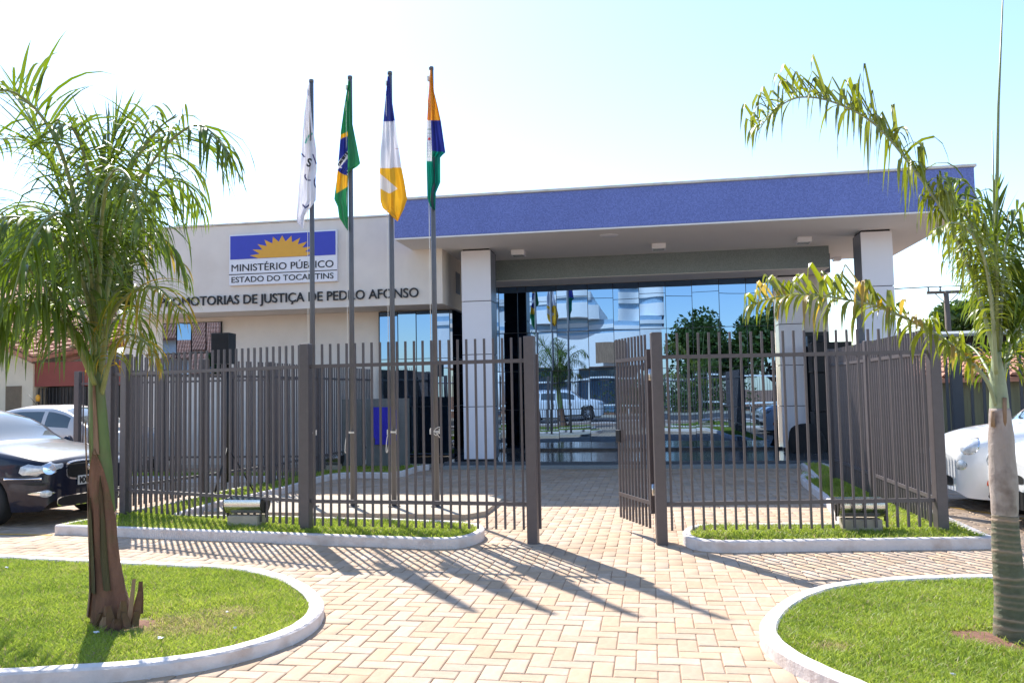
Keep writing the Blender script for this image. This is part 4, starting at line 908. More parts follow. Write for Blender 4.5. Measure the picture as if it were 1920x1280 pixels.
# ------------------------------------------------------------------ cars
def mono(xs_, ys_):
    xs_ = np.array(xs_, float); ys_ = np.array(ys_, float); d = np.diff(ys_)/np.diff(xs_); m = np.r_[d[0], np.where(d[:-1]*d[1:] > 0, 2*d[:-1]*d[1:]/(d[:-1]+d[1:]+1e-12), 0), d[-1]]
    def f(x):
        x = np.clip(x, xs_[0], xs_[-1]); i = np.clip(np.searchsorted(xs_, x)-1, 0, len(xs_)-2); h = xs_[i+1]-xs_[i]; t = (x-xs_[i])/h
        return (2*t**3-3*t**2+1)*ys_[i]+(t**3-2*t**2+t)*h*m[i]+(-2*t**3+3*t**2)*ys_[i+1]+(t**3-t**2)*h*m[i+1]
    return f
def car(label, cat, loc, rz, paint, top, belt, wd, low, wheels, wr, shield, rear_gl, side_gl, name='car', rims=9):
    root = thing(name, label, cat, (loc[0], loc[1], loc[2]), rz)
    T, B_, Wf, Lo = (mono(*zip(*q)) for q in (top, belt, wd, low)); L = top[-1][0]
    st = np.unique(np.r_[np.arange(0, .25, .018), np.arange(.25, L-.15, .03), np.arange(L-.15, L, .018), L])
    nl, ng, nr_ = 12, 7, 10
    def section(s):
        b = float(B_(s)); t = float(T(s)); t = max(t, b+.012); w_ = float(Wf(s)); zl = float(Lo(s))
        for ws in wheels:
            dx = abs(s-ws); Ra = wr+.055
            if dx < Ra: zl = max(zl, wr+math.sqrt(Ra*Ra-dx*dx))
        pts = []
        for k in range(nl):
            z = zl+(b-zl)*k/(nl-1); tt = min(1, max(0, (z-.2)/(b-.2))); fl = 0
            for ws in wheels: fl += .012*math.exp(-((s-ws)/.42)**4)*math.sin(math.pi*min(1, max(0, tt)))
            pts.append((w_*(1-.07*(1-tt)**2-.05*tt**3)+fl+.008*math.exp(-((tt-.62)/.06)**2), z))
        g = t-b; a = .35+.5*min(1, g/.3); yb = pts[-1][0]-.004; yt = yb-.025-.33*g
        for k in range(1, ng+1):
            q = k/ng; pts.append((yb+(yt-yb)*q-.02*math.sin(q*math.pi)*-min(1, g/.3), b+a*g*q))
        for k in range(1, nr_+1):
            q = k/nr_; y = yt*(1-q); pts.append((y, b+a*g+(1-a)*g*(1-(y/yt)**2.6)))
        return pts
    secs = [section(s) for s in st]; n = len(secs[0]); full = []
    for s, sec in zip(st, secs): full.append([(-s, y, z) for y, z in sec]+[(-s, -y, z) for y, z in sec[-2::-1]])
    NP = len(full[0]); V = [p for r in full for p in r]; body = MB(); gl = {'windscreen': MB(), 'rear_window': MB(), **{'side_window'+'_'*q_+e_: MB() for q_ in range(3) for e_ in ('', '.r')}}
    body.v = [tuple(p) for p in V]
    for g_ in gl.values(): g_.v = list(body.v)
    for i in range(len(st)-1):
        sm = (st[i]+st[i+1])/2; g = float(T(sm)-B_(sm))
        for k in range(NP-1):
            kk = k if k < n-1 else NP-2-k
            f = (i*NP+k, i*NP+k+1, (i+1)*NP+k+1, (i+1)*NP+k); tgt = body
            if kk >= nl-1+ng and kk < n-1 and kk > nl-1+ng:
                if shield[0] < sm < shield[1]: tgt = gl['windscreen']
                elif rear_gl[0] < sm < rear_gl[1]: tgt = gl['rear_window']
            elif nl <= kk < nl-1+ng-1 and any(a < sm < b for a, b in side_gl) and g > .2: tgt = gl['side_window'+'_'*([a < sm < b for a, b in side_gl].index(True))+('' if k < n-1 else '.r')]
            tgt.f.append(f); tgt.m.append(0); tgt.sm.append(True)
    for i in (0, len(st)-1): body.f.append(tuple(i*NP+k for k in range(NP))); body.m.append(0); body.sm.append(False)
    bvh = BVHTree.FromPolygons(body.v, body.f+sum([g_.f for g_ in gl.values()], []))
    bo = body.build('body', M[paint], root); fix(bo)
    for nm, g_ in gl.items():
        if g_.f:
            used = sorted({i for f in g_.f for i in f}); mp = {u: i for i, u in enumerate(used)}
            q = MB().add([g_.v[u] for u in used], [tuple(mp[i] for i in f) for f in g_.f], smooth=True); fix(q.build(nm.split('.')[0].rstrip('_'), M['car_glass'], root))
    MB().box(-L+.25, -.2, -.6, .6, .2, .62).build('underbody', M['black'], root)
    tyre = MB().lathe([(wr*.62, .09), (wr*.9, .1), (wr*.98, .085), (wr, .05), (wr, -.05), (wr*.98, -.085), (wr*.9, -.1), (wr*.62, -.09)], 36, 'y').mesh('tyre', M['rubber'])
    rm = MB().lathe([(wr*.66, .085), (wr*.62, .095), (wr*.6, .06), (wr*.58, -.08)], 36, 'y'); rm.lathe([(.001, .075), (wr*.13, .075), (wr*.15, .05)], 20, 'y')
    for k in range(rims):
        a = 2*math.pi*k/rims; c, s_ = math.cos(a), math.sin(a); hw = wr*.075
        q = [(wr*.1, -hw*1.2), (wr*.6, -hw*.8), (wr*.6, hw*.8), (wr*.1, hw*1.2)]; vv_ = [(x*c-z*s_, yy, x*s_+z*c) for yy in (.078, .05) for x, z in q]
        rm.add(vv_, [(0, 1, 2, 3), (0, 4, 5, 1), (2, 6, 7, 3), (1, 5, 6, 2)])
    rm.lathe([(.001, .0), (wr*.6, 0)], 24, 'y', mi=1); rme = rm.mesh('rim', [M['rim'], M['black']])
    for ws in wheels:
        for sy in (-1, 1):
            hw_ = float(Wf(ws))-.115
            e = bpy.data.objects.new('wheel', tyre); e.location = (-ws, sy*hw_, wr); e.rotation_euler.z = 0 if sy > 0 else math.pi; link(e, root); mobj('rim', rme, e)
    def patch(name_, org, direc, outline, m, eps=.004, bulge=.006, parent=root, upv=(0, 0, 1), rings_=6):
        dv = Vector(direc).normalized(); rt = dv.cross(Vector(upv)).normalized(); u_ = rt.cross(dv); O = Vector(org); n_ = len(outline); ca = (sum(p[0] for p in outline)/n_, sum(p[1] for p in outline)/n_); V_ = []; ok = True
        for r_ in range(rings_+1):
            q = r_/rings_
            for a, b in outline:
                x = ca[0]+(a-ca[0])*q; y = ca[1]+(b-ca[1])*q; P = O+rt*x+u_*y-dv*2; hit, nn, _, _ = bvh.ray_cast(P, dv)
                if hit is None: hit = O+rt*x+u_*y
                V_.append(hit-dv*(eps+bulge*(1-q*q)))
        f = [(r_*n_+k, r_*n_+(k+1) % n_, (r_+1)*n_+(k+1) % n_, (r_+1)*n_+k) for r_ in range(rings_) for k in range(n_)]
        return fix(MB().add(V_, f, smooth=True).build(name_, M[m], parent))
    def seam(s, sy=1):
        sec = section(s); pts = [(-s, sy*(y+.001), z) for y, z in sec[1:nl]]
        MB().tube(pts, .0035, 4).build('door_seam', M['black'], root)
    return root, patch, seam, section
def ell(a, b, n=28, rot=0, sq=2.0):
    o = []
    for k in range(n):
        t = 2*math.pi*k/n; x = a*math.copysign(abs(math.cos(t))**(2/sq), math.cos(t)); y = b*math.copysign(abs(math.sin(t))**(2/sq), math.sin(t)); o.append((x*math.cos(rot)-y*math.sin(rot), x*math.sin(rot)+y*math.cos(rot)))
    return o
# navy saloon, nose pointing right. Its near side is the local -y side.
sed = dict(top=[(0, .74), (.03, .81), (.12, .865), (.45, .94), (.9, 1.01), (1.2, 1.05), (1.95, 1.42), (2.3, 1.50), (2.9, 1.505), (3.4, 1.43), (4.0, 1.15), (4.4, 1.09), (4.52, 1.02), (4.56, .8)],
           belt=[(0, .68), (.03, .74), (.12, .79), (.45, .865), (.9, .92), (1.2, .945), (2, .97), (3, .99), (4, 1.01), (4.4, .99), (4.52, .9), (4.56, .7)],
           wd=[(0, .56), (.03, .64), (.1, .71), (.25, .79), (.5, .84), (.8, .865), (2, .87), (3.6, .865), (4.1, .83), (4.4, .76), (4.56, .62)],
           low=[(0, .32), (.1, .2), (.5, .19), (4.1, .19), (4.4, .24), (4.56, .34)], wheels=(.84, 3.45), wr=.315)
NAVX = -7.35
root, patch, seam, sec = car('dark navy saloon car parked nose inwards at the far left', 'car', (NAVX-.12, 10.12, -.005), -.2, 'navy', shield=(1.27, 1.98), rear_gl=(3.45, 3.98), side_gl=((1.72, 2.3), (2.38, 3.15), (3.2, 3.65)), name='saloon_car', **sed)
for sy in (-1, 1):
    hl = patch('headlight', (-.22, sy*.62, .745), (-.8, -sy*.6, 0), [(-sy*q_, z_) for q_, z_ in ((-.2, -.05), (-.16, -.085), (0, -.095), (.2, -.07), (.3, .0), (.3, .04), (.15, .075), (-.1, .055), (-.18, .02))], 'lens', bulge=.012)
    patch('lamp_bowl', (-.2, sy*.52, .73), (-.9, -sy*.4, 0), ell(.075, .07), 'chrome', eps=.02, bulge=-.008, parent=hl)
    patch('fog_light', (-.1, sy*.60, .42), (-.9, -sy*.45, 0), ell(.075, .045), 'lens', bulge=.01)
    patch('trim', (-.12, sy*.62, .425), (-.8, -sy*.6, 0), ell(.16, .028, sq=1.4), 'chrome', bulge=.002)
    patch('trim', (-.3, sy*.75, .615), (-.5, -sy*.85, 0), [(-.24, -.014), (.24, -.014), (.24, .012), (-.24, .012)], 'chrome', bulge=.003)
patch('grille_frame', (0, 0, .69), (-1, 0, 0), ell(.37, .13, sq=4), 'chrome', bulge=0, eps=.003)
gr = patch('grille', (0, 0, .69), (-1, 0, 0), ell(.345, .11, sq=4), 'black', bulge=0, eps=.008)
for k in range(5): MB().box(.006, .016, -.33, .33, .61+k*.038, .616+k*.038).build('slat', M['rubber'], gr)
patch('lower_grille', (0, 0, .3), (-1, 0, 0), ell(.5, .075, sq=4), 'chrome', bulge=0, eps=.003); patch('lower_grille', (0, 0, .3), (-1, 0, 0), ell(.485, .062, sq=4), 'black', bulge=0, eps=.007)
pt = MB().box(.015, .025, -.2, .2, .49, .61).build('number_plate', M['plate'], root)
me = text_mesh('MXE 8032', .11, .001, 'plate_text'); a, b = bbx(me); v = np.array([q.co[:] for q in me.vertices]); v = v-(a+b)/2; v[:, 0] *= .36/(b[0]-a[0])
me.vertices.foreach_set('co', np.c_[v[:, 2]+.0, v[:, 0], v[:, 1]].astype(np.float32).ravel()); me.materials.clear(); me.materials.append(M['ink']); me.update(); mobj('plate_text', me, pt, loc=(.027, 0, .55))
patch('badge', (0, 0, .71), (-1, 0, 0), ell(.05, .05), 'chrome', bulge=.008, eps=.012)
for s in (1.35, 2.35, 3.3): seam(s, -1)
MB().tube([(-1.28, -.55, 1.03), (-1.5, -.1, 1.15)], .008, 6).tube([(-1.25, .1, 1.03), (-1.48, .5, 1.12)], .008, 6).build('wiper', M['black'], root)
for sy in (-1, 1): MB().lathe([(.001, -.05), (.07, -.03), (.09, .03), (.001, .06)], 12, 'x', c=(-1.55, sy*.98, .98)).build('mirror', M['navy'], root)
# white saloon farther back
p = gz(60, 868, 0); root, patch, seam, sec = car('pale white saloon car parked behind the navy one at the far left', 'car', (-10.5, 16.65, 0), 0, 'car_cream', shield=(1.27, 1.98), rear_gl=(3.45, 3.98), side_gl=((1.72, 2.3), (2.38, 3.15), (3.2, 3.65)), name='saloon_car', **sed)
for s in (1.35, 2.35, 3.3): seam(s, -1)
MB().tube([(-3.1, 0, 1.46), (-3.35, 0, 1.75)], .006, 6).build('antenna', M['black'], root); MB().bbox(-3.2, -3.05, -.9, -.87, .8, .825, .004).build('door_handle', M['car_cream'], root)
for sy in (-1, 1): patch('headlight', (-.22, sy*.62, .75), (-.8, -sy*.6, 0), ell(.2, .08), 'lens', bulge=.012)
# round white hatchback, nose pointing left
hat = dict(top=[(0, .70), (.02, .77), (.08, .86), (.25, .95), (.5, 1.02), (.8, 1.07), (.98, 1.10), (1.6, 1.44), (1.95, 1.50), (2.6, 1.50), (3.0, 1.40), (3.35, 1.1), (3.5, .9), (3.55, .7)],
           belt=[(0, .62), (.02, .69), (.08, .77), (.25, .85), (.5, .91), (.8, .945), (1, .96), (2, .98), (3, .99), (3.35, .95), (3.5, .8), (3.55, .6)],
           wd=[(0, .52), (.02, .58), (.08, .66), (.2, .73), (.45, .79), (.8, .81), (2, .815), (3, .80), (3.35, .72), (3.55, .55)],
           low=[(0, .25), (.1, .18), (.5, .16), (3.1, .17), (3.4, .25), (3.55, .34)], wheels=(.68, 2.96), wr=.3)
p = gz(1770, 908, .3)
root, patch, seam, sec = car('small round white hatchback parked nose left behind the ringed palm trunk', 'car', (p[0]+.05, p[1]+.22, 0), math.pi, 'car_white', shield=(1.03, 1.62), rear_gl=(3.0, 3.32), side_gl=((1.4, 2.15), (2.25, 2.85)), name='hatchback_car', **hat)
for sy in (-1, 1):
    hl = patch('headlight', (-.25, sy*.56, .80), (-.9, -sy*.5, -.2), ell(.115, .12, rot=.3*sy), 'chrome', bulge=.004); patch('lamp_bowl', (-.25, sy*.56, .80), (-.9, -sy*.5, -.2), ell(.105, .11), 'lens', eps=.01, bulge=.014, parent=hl)
    fg = patch('fog_light', (-.1, sy*.56, .585), (-.9, -sy*.45, 0), ell(.085, .06), 'chrome', bulge=.003); patch('lamp_bowl', (-.1, sy*.56, .585), (-.9, -sy*.45, 0), ell(.076, .054), 'lens', eps=.008, bulge=.01, parent=fg)
    patch('side_marker', (-.33, sy*.7, .40), (-.3, -sy, 0), ell(.03, .07, rot=-.5*sy), 'orange', bulge=.005)
    MB().lathe([(.001, -.05), (.06, -.03), (.08, .03), (.001, .06)], 12, 'x', c=(-1.28, sy*.93, .98)).build('mirror', M['car_white'], root)
patch('lower_grille', (0, 0, .36), (-1, 0, 0), ell(.42, .065, sq=4), 'black', bulge=0, eps=.005)
patch('trim', (0, 0, .69), (-1, 0, 0), ell(.2, .008, sq=3), 'chrome', bulge=.002)
seam(1.25, 1); seam(2.3, 1); MB().tube([(-1.05, -.4, 1.05), (-1.25, .1, 1.17)], .008, 6).build('wiper', M['black'], root)
# second white car, only its nose shows at the frame's right edge
p = gy(1893, 950, 9.95)
sed2 = dict(sed); root, patch, seam, sec = car('white car whose nose with headlight and black mesh grille enters at the right edge', 'car', (p[0], 9.95, 0), math.pi, 'car_white', shield=(1.27, 1.98), rear_gl=(3.45, 3.98), side_gl=((1.72, 2.3), (2.38, 3.15), (3.2, 3.65)), name='saloon_car', **sed2)
for sy in (-1, 1):
    hl = patch('headlight', (-.16, sy*.55, .74), (-.9, -sy*.5, 0), ell(.19, .1, rot=.2*sy), 'lens', bulge=.014); patch('lamp_bowl', (-.16, sy*.5, .74), (-.9, -sy*.5, 0), ell(.07, .06), 'chrome', eps=.02, bulge=-.008, parent=hl)
patch('lower_grille', (0, 0, .34), (-1, 0, 0), ell(.6, .1, sq=4), 'black', bulge=0, eps=.005); g2 = patch('grille', (0, 0, .56), (-1, 0, 0), ell(.4, .05, sq=4), 'black', bulge=0, eps=.005)
# silver four by four parked across the street (seen in the mirror glass)
suv = dict(top=[(0, .8), (.03, .88), (.15, .98), (.6, 1.05), (1.1, 1.1), (1.75, 1.55), (2.1, 1.68), (3.2, 1.72), (4.1, 1.62), (4.5, 1.25), (4.6, .9)], belt=[(0, .74), (.15, .88), (.6, .96), (1.1, 1.0), (2.2, 1.04), (4.1, 1.1), (4.5, 1.05), (4.6, .7)],
           wd=[(0, .66), (.15, .8), (.5, .9), (3.9, .91), (4.4, .86), (4.6, .75)], low=[(0, .4), (.2, .27), (4.2, .27), (4.6, .42)], wheels=(.9, 3.65), wr=.37)
root, patch, seam, sec = car('white four by four parked in the street, reflected in the mirror glass', 'car', (-2.4, -4.0, 0), 0, 'car_white', shield=(1.2, 1.78), rear_gl=(4.2, 4.5), side_gl=((1.6, 2.4), (2.5, 3.3), (3.4, 4.0)), name='off_road_car', **suv)
for sy in (-1, 1): patch('headlight', (-.2, sy*.7, .82), (-.8, -sy*.6, 0), ell(.16, .08), 'lens', bulge=.012)
for s in (1.3, 2.45, 3.4): seam(s, 1)
MB().tube([(-2.1, .62, 1.74), (-3.9, .62, 1.74)], .018, 6).tube([(-2.1, -.62, 1.74), (-3.9, -.62, 1.74)], .018, 6).build('roof_rail', M['chrome'], root)

# ------------------------------------------------------------------ trees
def tree(label, x, y, h, cr, n=9000, trunk=.18, name='tree', ls=.16, flat=.75, th=.45, sd=1):
    rg = np.random.default_rng(sd); root = thing(name, label, 'tree', (x, y, 0), group='background trees')
    mb = MB(); top = h*th; mb.tube([(0, 0, -.1), (.05*h*.2, 0, top*.6), (0, .1, top)], [trunk, trunk*.75, trunk*.6], 9)
    cl = []
    for k in range(16):
        a = rg.uniform(0, 6.28); r = cr*rg.uniform(.25, .85); z = h*rg.uniform(th+.08, .93); cl.append((r*math.cos(a)*(1.15-.5*z/h), r*math.sin(a)*(1.15-.5*z/h), z, cr*rg.uniform(.28, .5)))
        if k < 8: mb.tube([(0, .1, top*.9), (cl[-1][0]*.5, cl[-1][1]*.5, (top+z)/2), cl[-1][:3]], [trunk*.5, trunk*.3, trunk*.1], 6)
    mb.build('trunk', M['wood'], root)
    C = np.array(cl); k = rg.integers(0, len(C), n); d = rg.normal(size=(n, 3)); d /= np.linalg.norm(d, axis=1)[:, None]; rr = rg.random(n)**.45*C[k, 3]
    P = C[k, :3]+d*rr[:, None]*[1, 1, flat]; a1 = rg.normal(size=(n, 3)); a1 /= np.linalg.norm(a1, axis=1)[:, None]; a2 = np.cross(a1, rg.normal(size=(n, 3))); a2 /= np.linalg.norm(a2, axis=1)[:, None]; s = ls*rg.uniform(.5, 1.2, n)[:, None]
    V = np.stack([P-a1*s, P+a2*s*.45, P+a1*s, P-a2*s*.45], 1).reshape(-1, 3); Fq = np.arange(4*n).reshape(n, 4)
    o = mobj('crown', raw_mesh('crown', V, Fq, M['tree_leaf'], np.repeat(rg.random(n), 4)), root); return root
TR = [(-26, 36, 11, 5.2, 'tall dark tree behind the tiled house at the far left'), (-19.5, 31, 8.6, 3.8, 'dark tree between the tiled house and the cream building'), (-34, 42, 12, 5.5, 'tree standing highest over the far left roof'),
      (16, 42, 5.2, 3.0, 'low leafy tree right of the white pillar, beyond the sheds'), (22, 44, 5.6, 3.2, 'middle one of the leafy trees beyond the sheds'), (28.5, 43, 5.9, 3.4, 'rightmost leafy tree beyond the sheds'), (19, 47, 5.8, 3.6, 'leafy tree standing farthest back beyond the sheds'), (25.5, 47, 6.0, 3.6, 'rounded tree between the two rightmost trees beyond the sheds')]
for i, (x, y, h_, c, l) in enumerate(TR): tree(l, x, y, h_, c, n=9000, sd=i+1, ls=.2)
TB = [(4.2, -21, 6.6, 3.9, 'bushy street tree next to the curved white building, in the mirror glass'), (9, -23, 7.2, 4.4, 'fullest street tree in the middle of the mirror glass'), (14.5, -22, 6.6, 4.2, 'street tree farthest right in the mirror glass'), (-24, -22, 8, 3.6, 'street tree left of the curved white building, in the corner glass'), (-31, -25, 9, 4, 'street tree standing farthest left across the street')]
for i, (x, y, h_, c, l) in enumerate(TB): o = tree(l, x, y, h_, c, n=13000, sd=i+20, ls=.2, th=.3); o['group'] = 'trees across the street'

# ------------------------------------------------------------------ house with tiled roof at the left
hs = thing('tiled_house', 'cream and red house with terracotta roof at the far left', 'house', (0, 0, 0)); YH = 22.0
e = gy(62, 700, YH)[0]; vx = gy(70, 672, YH-.3)[0]; vz = gy(70, 672, YH-.3)[2]; lx = -26; lz = vz+(vx-lx)*.42
wv_ = [(-26, -.03), (e, -.03), (e, vz-.14), (-26, lz-.14)]
fix(MB().add([(x, YH, z) for x, z in wv_]+[(x, YH+6, z) for x, z in wv_], [(0, 1, 2, 3), (7, 6, 5, 4), (0, 4, 5, 1), (1, 5, 6, 2), (2, 6, 7, 3), (3, 7, 4, 0)]).build('wall', M['house_cream'], hs))
rw = gy(175, 700, YH+1.5)[0]; MB().box(e+.003, rw+2.5, YH+.06, YH+6, 2.02, vz-.1).build('wall', M['house_red'], hs); MB().box(e+.003, rw+2.5, YH+.6, YH+6, -.03, 2.0).build('wall', M['dark_clad_and_shade'], hs)  # near-black block paints the shade inside the opening behind the gate
gt = MB()
for k in range(34): gt.box(e+.1+k*.12, e+.13+k*.12, YH+.1, YH+.13, 0, 1.98)
g_ = gt.build('barred_gate', M['black'], hs); g_['kind'] = 'stuff'
a = gy(12, 715, YH)[0]; b = gy(41, 715, YH)[0]; dd_ = MB().box(a, b, YH-.03, YH-.002, -.02, 2.05).build('door', M['shutter'], hs)
for k in range(14): MB().box(a+.02+k*(b-a-.04)/14, a+.045+k*(b-a-.04)/14, YH-.04, YH-.031, 0, 2.03).build('slat', M['shutter'], dd_)
# gable roof: eave sags to the valley at px (62..70, 672)
vx = gy(70, 672, YH-.3)[0]; vz = gy(70, 672, YH-.3)[2]; lx = -26; lz = vz+(vx-lx)*.42
def roof(p0, p1, q0, q1, nrow, parent):   # tiles: p0-p1 eave, q0-q1 upper edge
    p0, p1, q0, q1 = map(np.array, (p0, p1, q0, q1)); nrm = np.cross(p1-p0, q0-p0); nrm = nrm/np.linalg.norm(nrm); nrm = nrm*np.sign(nrm[2])
    rf = MB().add([p0, p1, q1, q0, p0-nrm*.12, p1-nrm*.12, q1-nrm*.12, q0-nrm*.12], [(0, 1, 2, 3), (7, 6, 5, 4), (0, 4, 5, 1), (1, 5, 6, 2), (2, 6, 7, 3), (3, 7, 4, 0)]).build('roof', M['tile'], parent); mb = MB()
    Lw = np.linalg.norm(p1-p0); nc = int(Lw/.22); 
    for r_ in range(nrow):
        for c in range(nc):
            a = (c+.5)/nc; v0, v1 = r_/nrow, (r_+1.15)/nrow; v1 = min(v1, 1); lo = (p0*(1-a)+p1*a)*(1-v0)+(q0*(1-a)+q1*a)*v0; hi = (p0*(1-a)+p1*a)*(1-v1)+(q0*(1-a)+q1*a)*v1; t = (p1-p0)/Lw*.1; V_ = []
            for P, up_ in ((lo, .05), (hi, .015)):
                for an in (0, 60, 120, 180): V_.append(P+t*math.cos(R(an))+nrm*(up_+.07*math.sin(R(an))))
            mb.add(V_, [(0, 1, 5, 4), (1, 2, 6, 5), (2, 3, 7, 6), (0, 1, 2, 3)])
    o = mb.build('roof_tiles', M['tile'], rf); o['kind'] = 'stuff'
roof((lx, YH-.5, lz-.0), (vx, YH-.5, vz), (lx, YH+5, lz+.75), (vx+1.0, YH+5, vz+1.15), 16, hs)
r2 = gy(112, 660, YH+1)[0]; roof((vx+.02, YH+.9, vz+.02), (r2, YH+.9, vz+.2), (vx+1.03, YH+5, vz+1.15), (r2+.7, YH+5, vz+1.15), 12, hs)
# lamp by the gate
p = gy(71, 746, YH-.1); o = thing('wall_lamp', 'small amber lamp by the dark barred gate', 'lamp', tuple(p)); MB().lathe([(.001, -.1), (.05, -.09), (.07, .03), (.03, .1), (.001, .11)], 12).build('lamp_shade', M['sign_yellow'], o)

# ------------------------------------------------------------------ sheds, wall, pole at the right
sh = thing('open_shed', 'dark open shed with a thin grey roof at the far right', 'shed', (0, 0, 0)); Y0 = 27
x0 = gy(1742, 640, Y0)[0]; x1 = 24.; zt = gy(1830, 622, Y0)[2]
fix(MB().add([(x0, Y0, zt-.12), (x1, Y0, zt-.02), (x1, Y0+7, zt+.45), (x0, Y0+7, zt+.35), (x0, Y0, zt-.04), (x1, Y0, zt+.06), (x1, Y0+7, zt+.53), (x0, Y0+7, zt+.43)], [(0, 1, 2, 3), (4, 7, 6, 5), (0, 4, 5, 1), (1, 5, 6, 2), (2, 6, 7, 3), (3, 7, 4, 0)]).build('roof', M['stepgrey'], sh))
MB().box(x0+.2, x1, Y0+6, Y0+6.2, 0, zt+.2).build('wall', M['dark_clad_and_shade'], sh)  # near-black colour paints in the shade of the shed interior
for k in range(5): MB().box(x0+.3+k*2.6, x0+.42+k*2.6, Y0+.2, Y0+.32, 0, zt-.1).build('post', M['wood'], sh)
bw = thing('low_house', 'low house with orange tiled roof behind the dark fence at the right', 'house', (0, 0, 0)); Y1 = 22
zt2 = gy(1830, 706, Y1)[2]; xa = gy(1700, 700, Y1)[0]; MB().box(xa, 22, Y1+.4, Y1+3, 0, zt2).build('wall', mat('olive_wall', (.15, .15, .09), .9, var=.3, scale=3, aniso=(3, 1, .2)), bw); roof((xa-.3, Y1, zt2-.02), (22, Y1, zt2-.02), (xa-.3, Y1+2.6, zt2+.62), (22, Y1+2.6, zt2+.62), 9, bw)
p = gy(1780, 600, 38); root = thing('utility_pole', 'wooden utility pole with a single crossarm at the right', 'utility pole', (p[0], 38, 0)); zt = gy(1776, 545, 38)[2]; MB().tube([(0, 0, -.1), (-.08, 0, zt)], [.16, .11], 10).build('pole', M['wood'], root)
arm = MB().box(-.85, .75, -.06, .06, zt-.12, zt).build('crossarm', M['wood'], root)
for k in (-.78, -.3, .68): MB().lathe([(.001, .2), (.05, .17), (.03, .1), (.06, .06), (.03, 0)], 8, c=(k, 0, zt)).build('insulator', M['stepgrey'], arm)
MB().tube([(-.5, 0, zt-.12), (-.06, 0, zt-.6)], .02, 5).tube([(.4, 0, zt-.12), (-.06, 0, zt-.6)], .02, 5).build('brace', M['wood'], root)
for k, (dx, dz) in enumerate(((-.78, .2), (-.3, .2), (.68, .2))):
    X = p[0]+dx; pts = spline([(X-30, 37.5+k*.3, zt+dz+.4), (X-15, 38, zt-.5+dz), (X, 38, zt+dz), (X+15, 40, zt-.3+dz), (X+30, 44, zt+.5+dz)], 6); o = MB().tube(pts, .012, 4).build('power_line', M['black']); tag(o, ('thin black power line on the left insulator of the utility pole', 'thin black power line on the middle insulator of the utility pole', 'thin black power line on the right insulator of the utility pole')[k], 'cable', 'power lines at the utility pole')

# ------------------------------------------------------------------ across the street, seen in the mirror glass
ob = thing('curved_building', 'white building with curved balconies across the street, seen in the mirror glass', 'building', (0, 0, 0))
def curve_band(z0, z1, xa, xb, amp, off_, m, nm):
    top = []; n = 40
    for k in range(n+1):
        x = xa+(xb-xa)*k/n; top.append((x, -21+off_+amp*math.cos((x-xa)/(xb-xa)*math.pi*2.2)))
    poly = top+[(xb, -32), (xa, -32)]; return fix(MB().prism(poly, z0, z1).build(nm, M[m], ob))
M['opp_white'] = mat('opp_white', (.80, .79, .76), .7, var=.04); M['opp_glass'] = mat('opp_glass', (.12, .25, .38), .1, spec=1)
M['opp_glass2'] = mat('opp_glass2', (.28, .42, .55), .2, spec=1)
curve_band(3.4, 5.9, -15, 1.0, 1.0, .0, 'opp_white', 'balcony'); curve_band(5.902, 6.15, -15, .8, 1.0, -.2, 'opp_glass2', 'window_band'); curve_band(6.152, 6.45, -15, 1.0, 1.0, .0, 'opp_white', 'balcony')
curve_band(6.452, 6.8, -15, .8, 1.0, -.2, 'opp_glass2', 'window_band'); curve_band(6.802, 7.9, -15, -3.6, .8, .0, 'opp_white', 'balcony'); curve_band(7.902, 8.3, -15, -3.9, .8, -.2, 'opp_glass2', 'window_band'); curve_band(8.302, 8.9, -14, -4.2, .8, .0, 'opp_white', 'parapet')
curve_band(6.802, 7.7, -1.9, 1.0, .3, .4, 'opp_white', 'balcony'); curve_band(7.702, 8.1, -1.9, .9, .3, .2, 'opp_glass2', 'window_band'); curve_band(8.102, 8.9, -1.9, 1.0, .3, .4, 'opp_white', 'balcony'); curve_band(8.902, 9.2, -1.9, .9, .3, .2, 'opp_glass2', 'window_band'); curve_band(9.202, 9.7, -1.9, 1.0, .3, .4, 'opp_white', 'parapet')
curve_band(-.03, 3.398, -13, -.3, .3, -3.0, 'opp_glass', 'ground_floor')
for x in (-11, -5.5, -.6): MB().tube([(x, -20.6, 0), (x, -20.6, 3.4)], .28, 14).build('column', M['opp_white'], ob)
MB().box(-3.9, -1.5, -19.94, -19.85, 3.6, 5.2).build('banner', M['husk'], ob)
wf = thing('street_fence', 'white rail fence across the street, seen in the mirror glass', 'fence', (0, 0, 0))
for z in (.5, 2.3): MB().box(-30, 30, -14.05, -13.95, z-.05, z+.05).build('rail', M['opp_white'], wf)
for k in range(24): MB().box(-30+k*2.6, -29.88+k*2.6, -14.06, -13.94, 0, 2.4).build('post', M['opp_white'], wf)
bs_ = MB()
for k in range(400): bs_.box(-30+k*.15, -29.98+k*.15, -14.02, -14.0, .1, 2.7)
o = bs_.build('bars', M['black'], wf); o['kind'] = 'stuff'
hd = tree('clipped hedge row across the street, seen in the mirror glass', 2, -16, 1.2, 6, n=6000, name='hedge', ls=.14, sd=50); 
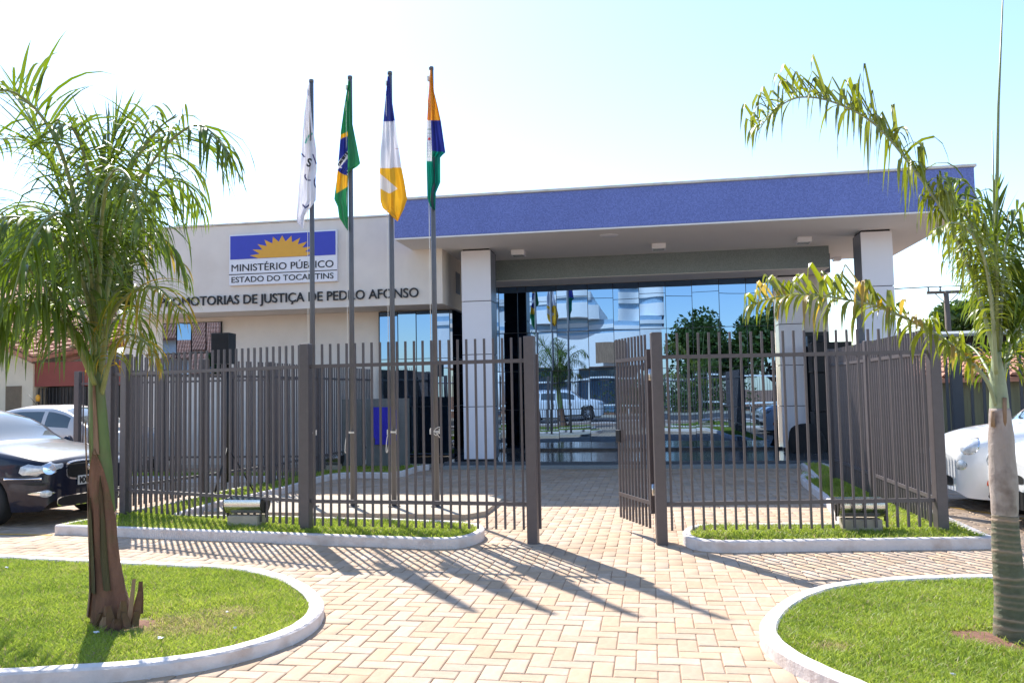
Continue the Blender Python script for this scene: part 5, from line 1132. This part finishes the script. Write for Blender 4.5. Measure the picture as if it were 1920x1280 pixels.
bh = thing('brown_roof_house', 'house with brown roof across the street, seen in the left window', 'house', (0, 0, 0)); MB().box(-50, -30, -24, -17, 0, 4.6).build('wall', M['opp_white'], bh); roof((-51, -16.2, 4.4), (-29, -16.2, 4.4), (-50, -20, 7.4), (-31, -20, 7.4), 10, bh)
for k, zk in enumerate((7.4, 8.2, 9.3)):
    o = MB().tube([(-40, -11, zk+.8), (-14, -11, zk), (14, -11, zk-.1), (40, -11, zk+.6)], .018, 4).build('power_line', M['black']); tag(o, ('lowest dark cable across the street in the mirror glass', 'middle dark cable across the street in the mirror glass', 'highest dark cable across the street in the mirror glass')[k], 'cable', 'street cables in the mirror glass')
for a_, b_ in (((-60, 1000), (97, 1003)), ((1778, 950), (1960, 978))):
    A_, B2_ = gz(*a_), gz(*b_); t_ = (B2_-A_)/np.linalg.norm(B2_-A_); n_ = np.array([-t_[1], t_[0], 0])*.03
    o = MB().add([tuple(A_-n_+[0, 0, .004]), tuple(B2_-n_+[0, 0, .004]), tuple(B2_+n_+[0, 0, .004]), tuple(A_+n_+[0, 0, .004])], [(0, 1, 2, 3)]).build('parking_line', M['paint_yellow']); o['kind'] = 'structure'
# a few scraps lying on the grass
for i, (x, y, s, l) in enumerate(((302, 1195, .035, 'white scrap of paper right of the brown palm trunk'), (181, 1184, .028, 'pale scrap in the shade of the brown palm trunk'), (427, 1147, .02, 'small white scrap near the right curve of the front left bed'), (441, 1176, .018, 'small white scrap nearest the kerb of the front left bed'), (12, 1063, .03, 'pale dry leaf at the left edge of the bed'), (1787, 1263, .02, 'small white scrap at the bottom of the right bed'))):
    s *= .7; p = gz(x, y, ZI-.0); n = 9; V = [(0, 0, .006)]+[(s*math.cos(6.283*k/n)*random.uniform(.7, 1.2), s*.6*math.sin(6.283*k/n)*random.uniform(.7, 1.2), random.uniform(-.004, .008)) for k in range(n)]
    o = MB().add(V+[(a, b, c-.004) for a, b, c in V], [(0, 1+k, 1+(k+1) % n) for k in range(n)]+[(n+1, n+2+(k+1) % n, n+2+k) for k in range(n)]).build('scrap', M['sign_white'], None, loc=tuple(p)); tag(o, l, 'litter')
